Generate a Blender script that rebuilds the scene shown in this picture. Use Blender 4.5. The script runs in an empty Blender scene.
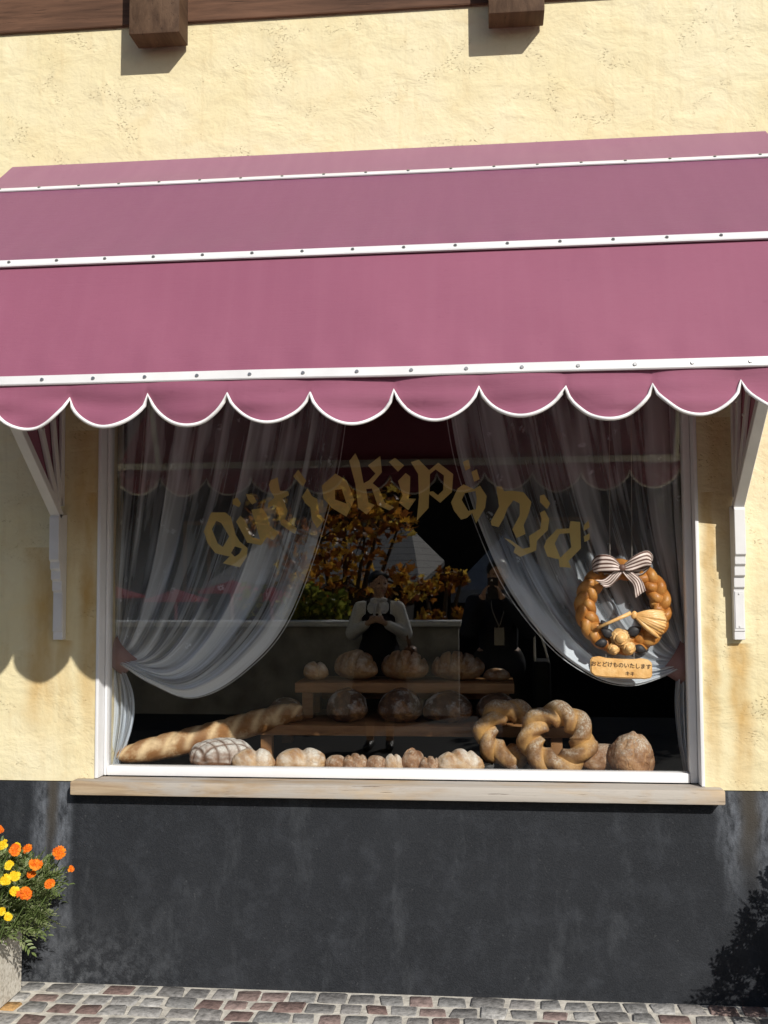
import bpy, bmesh, math, random
from mathutils import Vector, Matrix, noise, Quaternion
R = math.radians
PI = math.pi
sc = bpy.context.scene
COL = sc.collection
rnd = random.Random(7)

# ------------------------------------------------------------------ camera numbers
YAW, PIT, ROL, F = R(5.847), R(3.765), R(-0.3205), 1046.25
CAM = Vector((0.0, -3.7, 1.42))
_f = Vector((-math.sin(YAW)*math.cos(PIT), math.cos(YAW)*math.cos(PIT), math.sin(PIT)))
_r0 = Vector((math.cos(YAW), math.sin(YAW), 0.0))
_u0 = _r0.cross(_f)
RT = _r0*math.cos(ROL) + _u0*math.sin(ROL)
UP = _u0*math.cos(ROL) - _r0*math.sin(ROL)
FW = _f


def at(px, py, Y):
    """point of the survey: where the sight line through a pixel meets the depth Y"""
    d = FW + RT*((px-384)/F) - UP*((py-512)/F)
    return CAM + d*((Y-CAM.y)/d.y)


# ------------------------------------------------------------------ helpers
def tag(o, label=None, cat=None, group=None, kind=None):
    if label: o['label'] = label
    if cat: o['category'] = cat
    if group: o['group'] = group
    if kind: o['kind'] = kind
    return o


def empty(name, loc=(0, 0, 0), rz=0.0):
    o = bpy.data.objects.new(name, None)
    COL.objects.link(o)
    o.location = loc
    o.rotation_euler = (0, 0, rz)
    o.empty_display_size = 0.1
    return o


def root_of(o):
    while o.parent: o = o.parent
    return o


def obj(name, bm, mat, parent=None, smooth=False, world=True, angle=None):
    """link bm as ONE mesh object; world: coordinates are world ones, moved into the parent's frame"""
    me = bpy.data.meshes.new(name)
    if parent is not None and world:
        bm.transform(Matrix.Translation(-Vector(root_of(parent).location)))
    bm.normal_update()
    bm.to_mesh(me)
    bm.free()
    mats = mat if isinstance(mat, (list, tuple)) else [mat]
    for m in mats: me.materials.append(m)
    if smooth:
        for p in me.polygons: p.use_smooth = True
        if angle is not None:
            try: me.set_sharp_from_angle(angle=R(angle))
            except Exception: pass
    o = bpy.data.objects.new(name, me)
    COL.objects.link(o)
    if parent is not None: o.parent = parent
    return o


def rebase(o, loc):
    """move the origin of a top-level mesh object to loc"""
    loc = Vector(loc)
    o.data.transform(Matrix.Translation(-loc))
    o.location = loc
    return o


def copy_tree(o, parent=None):
    c = o.copy()
    COL.objects.link(c)
    if parent is not None: c.parent = parent
    for ch in list(o.children): copy_tree(ch, c)
    return c


def box(bm, x0, x1, y0, y1, z0, z1, bevel=0.0, seg=2, mi=0):
    b = bmesh.new()
    bmesh.ops.create_cube(b, size=1.0)
    for v in b.verts:
        v.co = Vector(((x0+x1)/2+v.co.x*(x1-x0), (y0+y1)/2+v.co.y*(y1-y0), (z0+z1)/2+v.co.z*(z1-z0)))
    if bevel: bmesh.ops.bevel(b, geom=b.edges[:], offset=bevel, segments=seg, affect='EDGES', profile=0.5)
    join(bm, b, mi)


def join(bm, b, mi=None, mat=None):
    if mat is not None: b.transform(mat)
    base = {}
    for v in b.verts: base[v] = bm.verts.new(v.co)
    for f in b.faces:
        try:
            nf = bm.faces.new([base[v] for v in f.verts])
            nf.material_index = f.material_index if mi is None else mi
            nf.smooth = f.smooth
        except ValueError: pass
    b.free()


def frames(pts):
    T = []
    n = len(pts)
    for i in range(n):
        a = pts[max(0, i-1)]; b = pts[min(n-1, i+1)]
        t = (b-a)
        T.append(t.normalized() if t.length > 1e-9 else Vector((0, 0, 1)))
    nrm = T[0].orthogonal().normalized()
    out = []
    for i in range(n):
        nrm = (nrm - T[i]*nrm.dot(T[i]))
        nrm = nrm.normalized() if nrm.length > 1e-6 else T[i].orthogonal().normalized()
        out.append((T[i], nrm, T[i].cross(nrm)))
    return out


def tube(bm, pts, rad, seg=8, cap=True, closed=False, flat=1.0, mi=0):
    pts = [Vector(p) for p in pts]
    n = len(pts)
    rads = rad if isinstance(rad, (list, tuple)) else [rad]*n
    fr = frames(pts)
    rings = []
    for i in range(n):
        t, a, b = fr[i]
        rings.append([bm.verts.new(pts[i]+(a*math.cos(2*PI*k/seg)+b*math.sin(2*PI*k/seg)*flat)*rads[i]) for k in range(seg)])
    rng = range(n if closed else n-1)
    for i in rng:
        A, B = rings[i], rings[(i+1) % n]
        for k in range(seg):
            f = bm.faces.new((A[k], A[(k+1) % seg], B[(k+1) % seg], B[k])); f.material_index = mi
    if cap and not closed:
        f = bm.faces.new(rings[0][::-1]); f.material_index = mi
        f = bm.faces.new(rings[-1]); f.material_index = mi


def strip(bm, a, b, w, h, up=Vector((0, 0, 1)), bev=0.0):
    """bar of section w (across) x h (along up) from a to b"""
    a, b = Vector(a), Vector(b)
    t = (b-a).normalized()
    s = t.cross(up).normalized()
    u = s.cross(t).normalized()
    bb = bmesh.new()
    vs = []
    for p in (a, b):
        for i, j in ((-1, -1), (1, -1), (1, 1), (-1, 1)):
            vs.append(bb.verts.new(p+s*(w/2*i)+u*(h/2*j)))
    bb.faces.new(vs[0:4][::-1]); bb.faces.new(vs[4:8])
    for k in range(4):
        bb.faces.new((vs[k], vs[(k+1) % 4], vs[4+(k+1) % 4], vs[4+k]))
    if bev: bmesh.ops.bevel(bb, geom=bb.edges[:], offset=bev, segments=1, affect='EDGES')
    join(bm, bb)


def prism(bm, poly, d0, d1, axis='y', mi=0):
    """extrude a 2D polygon (u,v) along an axis"""
    def P(u, v, d):
        return (u, d, v) if axis == 'y' else ((d, u, v) if axis == 'x' else (u, v, d))
    A = [bm.verts.new(P(u, v, d0)) for u, v in poly]
    B = [bm.verts.new(P(u, v, d1)) for u, v in poly]
    n = len(poly)
    fs = [bm.faces.new(A), bm.faces.new(B[::-1])]
    for i in range(n): fs.append(bm.faces.new((A[i], B[i], B[(i+1) % n], A[(i+1) % n])))
    for f in fs: f.material_index = mi
    bmesh.ops.recalc_face_normals(bm, faces=fs)


def spline(P, n):
    """Catmull-Rom through points P, n samples, roughly even in parameter"""
    P = [Vector(p) for p in P]
    P = [P[0]*2-P[1]] + P + [P[-1]*2-P[-2]]
    m = len(P)-3
    out = []
    for i in range(n):
        t = i/(n-1)*m
        k = min(int(t), m-1); t -= k
        a, b, c, d = P[k:k+4]
        out.append(0.5*((2*b)+(c-a)*t+(2*a-5*b+4*c-d)*t*t+(3*b-a-3*c+d)*t**3))
    return out


def resample(P, n):
    L = [0.0]
    for i in range(1, len(P)): L.append(L[-1]+(P[i]-P[i-1]).length)
    out = []
    j = 0
    for i in range(n):
        s = L[-1]*i/(n-1)
        while j < len(P)-2 and L[j+1] < s: j += 1
        d = L[j+1]-L[j]
        out.append(P[j].lerp(P[j+1], (s-L[j])/d if d > 1e-9 else 0))
    return out


# ------------------------------------------------------------------ materials
class NT:
    def __init__(s, name):
        s.m = bpy.data.materials.new(name)
        s.m.use_nodes = True
        s.t = s.m.node_tree
        s.t.nodes.clear()
        s.out = s.t.nodes.new('ShaderNodeOutputMaterial')

    def n(s, typ, **kw):
        nd = s.t.nodes.new('ShaderNode'+typ)
        for k, v in kw.items(): setattr(nd, k, v)
        return nd

    def set(s, nd, key, v):
        if hasattr(v, 'links') or isinstance(v, bpy.types.NodeSocket): s.t.links.new(v, nd.inputs[key])
        else: nd.inputs[key].default_value = v

    def co(s, kind='Object'):
        return s.n('TexCoord').outputs[kind]

    def map(s, vec, scale=(1, 1, 1), rot=(0, 0, 0), loc=(0, 0, 0)):
        m = s.n('Mapping')
        s.set(m, 'Vector', vec); m.inputs['Scale'].default_value = scale
        m.inputs['Rotation'].default_value = rot; m.inputs['Location'].default_value = loc
        return m.outputs[0]

    def noise(s, vec, scale, detail=4, rough=0.55, dist=0.0, col=False):
        nd = s.n('TexNoise'); s.set(nd, 'Vector', vec)
        nd.inputs['Scale'].default_value = scale; nd.inputs['Detail'].default_value = detail
        nd.inputs['Roughness'].default_value = rough; nd.inputs['Distortion'].default_value = dist
        return nd.outputs['Color' if col else 'Fac']

    def ramp(s, fac, stops, interp='LINEAR'):
        nd = s.n('ValToRGB'); s.set(nd, 'Fac', fac)
        cr = nd.color_ramp; cr.interpolation = interp
        while len(cr.elements) > 1: cr.elements.remove(cr.elements[-1])
        for i, (p, c) in enumerate(stops):
            e = cr.elements[0] if i == 0 else cr.elements.new(p)
            e.position = p
            c = (c, c, c) if not isinstance(c, (tuple, list)) else c
            e.color = (*c[:3], 1)
        return nd.outputs['Color']

    def math(s, op, a, b=None, clamp=False):
        nd = s.n('Math', operation=op, use_clamp=clamp)
        s.set(nd, 0, a)
        if b is not None: s.set(nd, 1, b)
        return nd.outputs[0]

    def mix(s, fac, a, b, mode='MIX'):
        nd = s.n('Mix', data_type='RGBA', blend_type=mode)
        s.set(nd, 0, fac)
        for k, v in ((6, a), (7, b)):
            if isinstance(v, (tuple, list)): v = (*v[:3], 1)
            s.set(nd, k, v)
        return nd.outputs[2]

    def sep(s, vec):
        nd = s.n('SeparateXYZ'); s.set(nd, 0, vec)
        return nd.outputs

    def bump(s, h, strength=0.3, dist=0.01, normal=None):
        nd = s.n('Bump'); s.set(nd, 'Height', h)
        nd.inputs['Strength'].default_value = strength; nd.inputs['Distance'].default_value = dist
        if normal is not None: s.set(nd, 'Normal', normal)
        return nd.outputs[0]

    def bsdf(s, col, rough=0.6, normal=None, spec=0.4, metal=0.0, **kw):
        b = s.n('BsdfPrincipled')
        if isinstance(col, (tuple, list)): col = (*col[:3], 1)
        s.set(b, 'Base Color', col); s.set(b, 'Roughness', rough); s.set(b, 'Metallic', metal)
        b.inputs['Specular IOR Level'].default_value = spec
        if normal is not None: s.set(b, 'Normal', normal)
        for k, v in kw.items(): s.set(b, k, v)
        return b.outputs[0]

    def surf(s, sh):
        s.t.links.new(sh, s.out.inputs['Surface'])
        return s.m


def simple(name, col, rough=0.6, spec=0.4, metal=0.0, vary=0.12, scale=8.0, bump=0.0, bscale=60.0, coord='Object'):
    t = NT(name)
    c = t.co(coord)
    n = t.noise(c, scale, 5)
    lo = tuple(x*(1-vary) for x in col); hi = tuple(min(1, x*(1+vary)) for x in col)
    cc = t.ramp(n, [(0.3, lo), (0.7, hi)])
    nr = t.bump(t.noise(c, bscale, 4), bump, 0.004) if bump else None
    return t.surf(t.bsdf(cc, rough, nr, spec, metal))


def stain(t, x, z, x0, z0, w, h0, h1, wob):
    """mask of a vertical run-off streak centred at x0, from z0 down h1 metres"""
    dx = t.math('ABSOLUTE', t.math('SUBTRACT', t.math('ADD', x, wob), x0))
    a = t.n('MapRange', interpolation_type='SMOOTHSTEP'); t.set(a, 0, dx)
    a.inputs[1].default_value = w; a.inputs[2].default_value = w*0.15; a.inputs[3].default_value = 0; a.inputs[4].default_value = 1
    b = t.n('MapRange', interpolation_type='SMOOTHSTEP'); t.set(b, 0, z)
    b.inputs[1].default_value = z0-h1; b.inputs[2].default_value = z0-h0; b.inputs[3].default_value = 0; b.inputs[4].default_value = 1
    c = t.math('LESS_THAN', z, z0)
    return t.math('MULTIPLY', t.math('MULTIPLY', a.outputs[0], b.outputs[0]), c)


def mat_plaster():
    t = NT('yellow_plaster')
    c = t.co()
    o = t.sep(c)
    big = t.noise(c, 1.6, 5, 0.6)
    mid = t.noise(c, 9, 6, 0.6, 0.6)
    fine = t.noise(c, 70, 4, 0.6)
    col = t.ramp(big, [(0.3, (0.700, 0.598, 0.345)), (0.5, (0.738, 0.648, 0.410)), (0.72, (0.768, 0.692, 0.480))])
    # worn, slightly pinker and greener trowel patches
    col = t.mix(t.ramp(mid, [(0.52, 0.0), (0.72, 0.5)]), col, (0.68, 0.55, 0.31))
    # grit pits dragged by the trowel
    gate = t.ramp(t.noise(t.map(c, loc=(3, 1, 7)), 7, 3, 0.6, 0.8), [(0.555, 0.0), (0.64, 1.0)])
    pit = t.ramp(t.noise(t.map(c, (1.0, 1.0, 1.6), (0, 0.5, 0)), 95, 3, 0.6), [(0.56, 0.0), (0.66, 1.0)])
    pits = t.math('MULTIPLY', gate, pit)
    col = t.mix(t.math('MULTIPLY', pits, 0.36), col, (0.36, 0.24, 0.09))
    wob = t.math('MULTIPLY', t.math('SUBTRACT', t.noise(t.map(c, (0.6, 1, 1.0)), 7, 3), 0.5), 0.07)
    rust = None
    for (x0, z0, w, h0, h1, k) in ((0.838, 1.20, 0.055, 0.22, 0.62, 0.85), (-1.553, 1.21, 0.05, 0.05, 0.50, 0.55), (-1.64, 1.55, 0.09, 0.45, 0.80, 0.75),
                                   (-1.462, 1.75, 0.05, 0.55, 1.05, 0.8), (0.745, 1.72, 0.035, 0.75, 1.05, 0.75), (0.79, 1.98, 0.07, 0.3, 0.6, 0.5), (-1.48, 1.98, 0.08, 0.3, 0.6, 0.6)):
        m = t.math('MULTIPLY', stain(t, o[0], o[2], x0, z0, w, h0, h1, wob), k)
        rust = m if rust is None else t.math('MAXIMUM', rust, m)
    rust = t.math('MULTIPLY', rust, t.ramp(t.noise(t.map(c, (1, 1, 0.35)), 14, 5), [(0.3, 0.35), (0.65, 1.0)]))
    col = t.mix(rust, col, (0.50, 0.285, 0.07))
    # thin pale run marks and splash dirt at the foot of the wall
    dirt = t.math('MULTIPLY', t.ramp(t.noise(t.map(c, (6, 1, 0.5)), 6, 4), [(0.55, 0.0), (0.75, 0.25)]), 1.0)
    col = t.mix(dirt, col, (0.55, 0.40, 0.20))
    ridge = t.n('TexNoise'); t.set(ridge, 'Vector', t.map(c, (1, 1, 1.3), (0, 0.6, 0)))
    ridge.noise_type = 'RIDGED_MULTIFRACTAL'
    ridge.inputs['Scale'].default_value = 3.2; ridge.inputs['Detail'].default_value = 5; ridge.inputs['Distortion'].default_value = 0.8
    sweep = t.noise(t.map(c, (1.0, 1, 1.5), (0, 0.55, 0)), 5.5, 4, 0.55, 0.35)
    sharp = t.ramp(ridge.outputs['Fac'], [(0.55, 0.0), (0.95, 1.0)])
    patch = t.ramp(t.noise(t.map(c, loc=(9, 2, 4)), 3.1, 3, 0.6, 0.5), [(0.42, 0.0), (0.62, 1.0)])
    h = t.math('ADD', t.math('MULTIPLY', sweep, 0.95), t.math('MULTIPLY', mid, 0.26))
    h = t.math('ADD', h, t.math('MULTIPLY', t.math('MULTIPLY', sharp, patch), 0.26))
    h = t.math('ADD', h, t.math('MULTIPLY', fine, 0.10))
    h = t.math('SUBTRACT', h, t.math('MULTIPLY', pits, 0.20))
    nr = t.bump(h, 0.70, 0.022)
    return t.surf(t.bsdf(col, 0.88, nr, 0.2))


def mat_plinth():
    t = NT('charcoal_render')
    c = t.co(); o = t.sep(c)
    big = t.noise(c, 2.6, 7, 0.68, 0.15)
    mid = t.noise(c, 10, 8, 0.72, 0.2)
    fine = t.noise(c, 190, 3)
    col = t.ramp(big, [(0.3, (0.0085, 0.0099, 0.0128)), (0.55, (0.0130, 0.0147, 0.0182)), (0.75, (0.0195, 0.0215, 0.0255))])
    col = t.mix(t.ramp(mid, [(0.50, 0.0), (0.70, 0.5)]), col, (0.042, 0.046, 0.054))
    col = t.mix(t.ramp(fine, [(0.35, 0.0), (0.75, 0.35)]), col, (0.045, 0.048, 0.053))
    col = t.mix(t.ramp(t.noise(t.map(c, (1.6, 1, 0.5)), 5, 7, 0.7), [(0.55, 0.0), (0.70, 0.36)]), col, (0.070, 0.075, 0.082))
    wob = t.math('MULTIPLY', t.math('SUBTRACT', t.noise(t.map(c, (0.6, 1, 0.6)), 6, 3), 0.5), 0.07)
    w = None
    for (x0, z0, wd, h0, h1, k) in ((-1.628, 0.75, 0.05, 0.30, 0.75, 0.9), (-1.54, 0.75, 0.05, 0.40, 0.75, 0.95), (-1.585, 0.42, 0.08, 0.2, 0.6, 0.55), (0.80, 0.75, 0.055, 0.12, 0.55, 0.9), (0.905, 0.75, 0.05, 0.12, 0.6, 0.9), (0.76, 0.75, 0.03, 0.05, 0.4, 0.6)):
        m = t.math('MULTIPLY', stain(t, o[0], o[2], x0, z0, wd, h0, h1, wob), k)
        w = m if w is None else t.math('MAXIMUM', w, m)
    brk = t.ramp(t.noise(t.map(c, (1, 1, 0.4)), 40, 6, 0.7), [(0.36, 0.1), (0.62, 1.0)])
    col = t.mix(t.math('MULTIPLY', w, t.math('MULTIPLY', brk, 0.62)), col, (0.20, 0.215, 0.24))
    brown = None
    for (x0, wd) in ((-1.585, 0.035), (0.855, 0.05)):
        m = stain(t, o[0], o[2], x0, 0.75, wd, 0.1, 0.42, wob)
        brown = m if brown is None else t.math('MAXIMUM', brown, m)
    col = t.mix(t.math('MULTIPLY', brown, 0.6), col, (0.075, 0.062, 0.045))
    # salt bloom near the paving, stronger at the left
    foot = t.n('MapRange'); t.set(foot, 0, o[2]); foot.inputs[1].default_value = 0.26; foot.inputs[2].default_value = 0.0
    left = t.n('MapRange'); t.set(left, 0, o[0]); left.inputs[1].default_value = -1.0; left.inputs[2].default_value = -1.5; left.inputs[3].default_value = 0.06
    sb = t.math('MULTIPLY', t.math('MULTIPLY', foot.outputs[0], left.outputs[0]), t.ramp(t.noise(c, 26, 8, 0.78, 0.1), [(0.46, 0.0), (0.64, 1.0)]))
    col = t.mix(t.math('MULTIPLY', sb, 0.5), col, (0.17, 0.18, 0.195))
    # thin scratches and white specks
    sp = t.ramp(t.noise(c, 90, 2, 0.5), [(0.70, 0.0), (0.76, 1.0)])
    col = t.mix(t.math('MULTIPLY', sp, 0.12), col, (0.20, 0.2, 0.2))
    h = t.math('ADD', t.math('MULTIPLY', mid, 0.6), t.math('MULTIPLY', fine, 0.35))
    return t.surf(t.bsdf(col, 0.75, t.bump(h, 0.7, 0.007), 0.3))


def mat_wood(name, a, b, grain=(1.2, 22, 22), crack=0.5, rough=0.75, spec=0.3, silver=None):
    t = NT(name)
    c = t.co()
    m = t.map(c, grain)
    n1 = t.noise(m, 2.2, 7, 0.62, 0.4)
    n2 = t.noise(t.map(c, (grain[0]*2.5, grain[1]*4, grain[2]*4)), 2.5, 4, 0.6)
    col = t.ramp(n1, [(0.28, a), (0.72, b)])
    if silver:
        col = t.mix(t.ramp(t.noise(t.map(c, (1, 3, 3)), 2.6, 5, 0.6, 0.5), [(0.38, 0.0), (0.56, 0.9)]), col, silver)
    ck = t.ramp(n2, [(0.28, 1.0), (0.36, 0.0)])
    col = t.mix(t.math('MULTIPLY', ck, crack), col, tuple(x*0.3 for x in a))
    h = t.math('SUBTRACT', t.math('ADD', n1, t.math('MULTIPLY', n2, 0.4)), t.math('MULTIPLY', ck, 0.7))
    return t.surf(t.bsdf(col, rough, t.bump(h, 0.5, 0.004), spec))


def mat_canopy():
    t = NT('maroon_canvas')
    c = t.co()
    o = t.sep(c)
    fade = t.noise(c, 1.4, 4)
    col = t.ramp(fade, [(0.3, (0.250, 0.074, 0.126)), (0.7, (0.286, 0.087, 0.143))])
    streak = t.noise(t.map(c, (9, 0.7, 0.7)), 3, 5)
    col = t.mix(t.ramp(streak, [(0.45, 0.0), (0.8, 0.22)]), col, (0.33, 0.120, 0.178))
    # the middle strip of canvas is coloured darker and more purple
    pan = t.ramp(t.math('MULTIPLY', o[2], 0.5), [(0.327, 0.0), (0.331, 1.0), (0.550, 1.0), (0.554, 0.15)])
    sky_sheen = t.ramp(t.math('MULTIPLY', o[2], 0.5), [(0.550, 0.0), (0.554, 1.0)])  # top strip: sheen of the sky painted into the canvas colour
    col = t.mix(sky_sheen, col, t.mix(t.ramp(streak, [(0.4, 0.0), (0.8, 0.5)]), (0.30, 0.125, 0.19), (0.36, 0.17, 0.23)))
    col = t.mix(pan, col, t.mix(t.ramp(streak, [(0.4, 0.0), (0.8, 0.4)]), (0.222, 0.066, 0.128), (0.256, 0.084, 0.150)))
    spot = t.ramp(t.noise(c, 23, 3), [(0.68, 0.0), (0.76, 0.35)])
    col = t.mix(spot, col, (0.21, 0.055, 0.10))
    wx = t.n('TexWave', wave_type='BANDS', bands_direction='X'); t.set(wx, 0, c); wx.inputs['Scale'].default_value = 130; wx.inputs['Distortion'].default_value = 0.6
    wz = t.n('TexWave', wave_type='BANDS', bands_direction='Z'); t.set(wz, 0, c); wz.inputs['Scale'].default_value = 170; wz.inputs['Distortion'].default_value = 0.6
    h = t.math('ADD', t.math('MULTIPLY', wx.outputs['Fac'], 0.3), t.math('MULTIPLY', wz.outputs['Fac'], 0.5))
    h = t.math('ADD', h, t.math('MULTIPLY', t.noise(c, 3.5, 3), 6.0))
    h = t.math('ADD', h, t.math('MULTIPLY', t.noise(t.map(c, (0.5, 1, 6)), 28, 4, 0.6), 1.6))
    nr = t.bump(h, 0.32, 0.004)
    b = t.bsdf(col, 0.62, nr, 0.35, **{'Sheen Weight': 0.25, 'Sheen Roughness': 0.4})
    tr = t.n('BsdfTranslucent'); t.set(tr, 'Color', (0.55, 0.06, 0.09, 1))
    mx = t.n('MixShader'); mx.inputs[0].default_value = 0.015
    t.t.links.new(b, mx.inputs[1]); t.t.links.new(tr.outputs[0], mx.inputs[2])
    return t.surf(mx.outputs[0])


def mat_sheer():
    t = NT('sheer_voile')
    bn = t.n('Attribute', attribute_name='bunch').outputs['Fac']
    uv = t.n('UVMap').outputs[0]          # u across the cloth in metres, v along it
    lw = t.n('LayerWeight'); lw.inputs['Blend'].default_value = 0.35
    # threads close up when the cloth turns edge-on or is gathered
    gath = t.noise(t.map(uv, (1, 0.10, 1)), 7.5, 3, 0.6)
    op = t.math('ADD', 0.13, t.math('MULTIPLY', lw.outputs['Facing'], 0.26))
    op = t.math('ADD', op, t.ramp(gath, [(0.48, 0.0), (0.58, 0.46)]))
    low = t.n('MapRange', interpolation_type='SMOOTHSTEP'); t.set(low, 0, t.sep(uv)[1]); low.inputs[1].default_value = 0.55; low.inputs[2].default_value = 1.25; low.inputs[3].default_value = 0.0; low.inputs[4].default_value = 0.14
    op = t.math('ADD', op, low.outputs[0])
    op = t.math('ADD', op, t.math('MULTIPLY', bn, 0.6))
    op = t.math('ADD', op, t.ramp(t.noise(t.map(uv, (1, 0.06, 1)), 26, 2), [(0.5, 0.0), (0.62, 0.26)]))
    v = t.n('TexVoronoi'); t.set(v, 'Vector', uv); v.inputs['Scale'].default_value = 9.5
    spr = t.ramp(v.outputs['Distance'], [(0.09, 0.5), (0.16, 0.0)])
    spr = t.math('MULTIPLY', spr, t.ramp(t.noise(uv, 70, 2), [(0.47, 0), (0.53, 1)]))
    op = t.math('ADD', op, spr, clamp=True)
    op = t.math('MINIMUM', op, 0.93)
    d = t.n('BsdfDiffuse'); t.set(d, 'Color', (0.86, 0.92, 1.0, 1))
    tl = t.n('BsdfTranslucent'); t.set(tl, 'Color', (0.86, 0.92, 1.0, 1))
    m1 = t.n('MixShader'); m1.inputs[0].default_value = 0.15
    t.t.links.new(d.outputs[0], m1.inputs[1]); t.t.links.new(tl.outputs[0], m1.inputs[2])
    tp = t.n('BsdfTransparent')
    m2 = t.n('MixShader'); t.set(m2, 0, op)
    t.t.links.new(tp.outputs[0], m2.inputs[1]); t.t.links.new(m1.outputs[0], m2.inputs[2])
    return t.surf(m2.outputs[0])


def mat_glass():
    t = NT('window_glass')
    lw = t.n('LayerWeight'); lw.inputs['Blend'].default_value = 0.5
    p = t.math('POWER', lw.outputs['Facing'], 5.0)
    fac = t.math('ADD', 0.094, t.math('MULTIPLY', p, 0.9), clamp=True)
    tp = t.n('BsdfTransparent'); t.set(tp, 'Color', (0.985, 0.99, 0.985, 1))
    gl = t.n('BsdfGlossy'); gl.inputs['Roughness'].default_value = 0.0
    c = t.co()
    t.set(gl, 'Normal', t.bump(t.noise(c, 1.3, 1), 0.02, 0.002))
    m = t.n('MixShader'); t.set(m, 0, fac)
    t.t.links.new(tp.outputs[0], m.inputs[1]); t.t.links.new(gl.outputs[0], m.inputs[2])
    return t.surf(m.outputs[0])


def mat_crust(name, dark, mid, light, flour=0.5, flour_col=(0.74, 0.68, 0.57), rough=0.7, spec=0.25, fscale=7.0, gloss=0.0, speck=0.0, crack=0.3, fedge=(0.38, 0.56)):
    t = NT(name)
    c = t.co()
    g = t.n('NewGeometry')
    nz = t.sep(g.outputs['Normal'])[2]
    n1 = t.noise(c, 16, 6, 0.6)
    n2 = t.noise(c, 60, 4, 0.65)
    col = t.ramp(n1, [(0.3, dark), (0.5, mid), (0.72, light)])
    at_ = t.n('Attribute', attribute_name='score')
    sc_ = at_.outputs['Fac']
    # opened score marks show paler crumb
    col = t.mix(t.math('MULTIPLY', sc_, 0.88), col, light)
    # flour clings to whatever faced up in the proving basket
    up = t.n('MapRange', interpolation_type='SMOOTHSTEP'); t.set(up, 0, nz); up.inputs[1].default_value = -0.35; up.inputs[2].default_value = 0.75
    fl = t.math('MULTIPLY', up.outputs[0], t.ramp(t.noise(c, fscale, 6, 0.68, 0.3), [(fedge[0], 0.06), (fedge[1], 1.0)]))
    fl = t.math('MULTIPLY', fl, t.ramp(n2, [(0.3, 0.55), (0.6, 1.0)]))
    fl = t.math('MULTIPLY', fl, t.math('SUBTRACT', 1.0, t.math('MULTIPLY', sc_, 0.9)))
    if speck:
        fl = t.math('MULTIPLY', fl, t.math('ADD', 1-speck, t.math('MULTIPLY', t.ramp(t.noise(c, 140, 3, 0.7), [(0.46, 0.0), (0.56, 1.0)]), speck)))
    col = t.mix(t.math('MULTIPLY', fl, flour), col, flour_col)
    vor = t.n('TexVoronoi', feature='DISTANCE_TO_EDGE'); t.set(vor, 'Vector', c); vor.inputs['Scale'].default_value = 34
    crk = t.math('MULTIPLY', t.ramp(vor.outputs['Distance'], [(0.02, 1.0), (0.07, 0.0)]), t.ramp(t.noise(c, 12, 3), [(0.45, 0.0), (0.6, 1.0)]))
    if not gloss: col = t.mix(t.math('MULTIPLY', crk, crack), col, dark)
    h = t.math('ADD', t.math('MULTIPLY', n1, 0.6), t.math('MULTIPLY', n2, 0.5))
    h = t.math('SUBTRACT', h, t.math('MULTIPLY', crk, 0.6*crack if not gloss else 0.0))
    return t.surf(t.bsdf(col, rough, t.bump(h, 0.75, 0.007), spec, **({'Coat Weight': gloss, 'Coat Roughness': 0.25} if gloss else {})))


def mat_island(name, stops, rough=0.6, transl=0.0, spec=0.3, vary=0.25, bump=0.0, bscale=40, interp='LINEAR'):
    """colour picked per loose piece (leaf, stone, petal)"""
    t = NT(name)
    g = t.n('NewGeometry')
    c = t.co()
    col = t.ramp(g.outputs['Random Per Island'], stops, interp)
    n = t.noise(c, bscale, 5, 0.65)
    col = t.mix(1.0, col, t.ramp(n, [(0.3, 1-vary), (0.5, 1.0), (0.72, 1+0.8*vary)]), 'MULTIPLY') if vary else col
    nr = t.bump(n, bump, 0.006) if bump else None
    b = t.bsdf(col, rough, nr, spec)
    if transl:
        tr = t.n('BsdfTranslucent'); t.set(tr, 'Color', col)
        mx = t.n('MixShader'); mx.inputs[0].default_value = transl
        t.t.links.new(b, mx.inputs[1]); t.t.links.new(tr.outputs[0], mx.inputs[2])
        b = mx.outputs[0]
    return t.surf(b)


M = {}
M['plaster'] = mat_plaster()
M['plinth'] = mat_plinth()
M['beam'] = mat_wood('dark_oak', (0.040, 0.018, 0.009), (0.165, 0.082, 0.046), (1.0, 14, 14), 0.9)
M['beam_end'] = mat_wood('beam_end_oak', (0.055, 0.028, 0.014), (0.13, 0.075, 0.042), (18, 1.5, 7), 0.8)
M['sill'] = mat_wood('weathered_board', (0.25, 0.165, 0.095), (0.56, 0.435, 0.29), (1.3, 11, 20), 0.85, silver=(0.42, 0.39, 0.35))
M['bench'] = mat_wood('bench_oak', (0.27, 0.12, 0.045), (0.46, 0.24, 0.10), (2.5, 18, 18), 0.25, 0.5, 0.4)
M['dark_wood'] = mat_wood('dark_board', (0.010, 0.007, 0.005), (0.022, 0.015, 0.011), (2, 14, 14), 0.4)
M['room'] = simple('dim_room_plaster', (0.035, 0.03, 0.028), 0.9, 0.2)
M['white_paint'] = simple('white_paint', (0.80, 0.80, 0.80), 0.42, 0.4, 0, 0.05, 5, 0.06, 30)
M['white_metal'] = simple('white_powder_coat', (0.70, 0.69, 0.68), 0.4, 0.5, 0, 0.07, 9, 0.03, 40)
M['canopy'] = mat_canopy()
M['piping'] = simple('white_piping', (0.82, 0.80, 0.79), 0.7, 0.2, 0, 0.06, 40)
M['screw'] = simple('steel_screw', (0.28, 0.28, 0.28), 0.35, 0.5, 0.8)
M['sheer'] = mat_sheer()
M['tieback'] = simple('mauve_satin', (0.34, 0.20, 0.205), 0.5, 0.4, 0, 0.15, 10)
M['glass'] = mat_glass()
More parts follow.
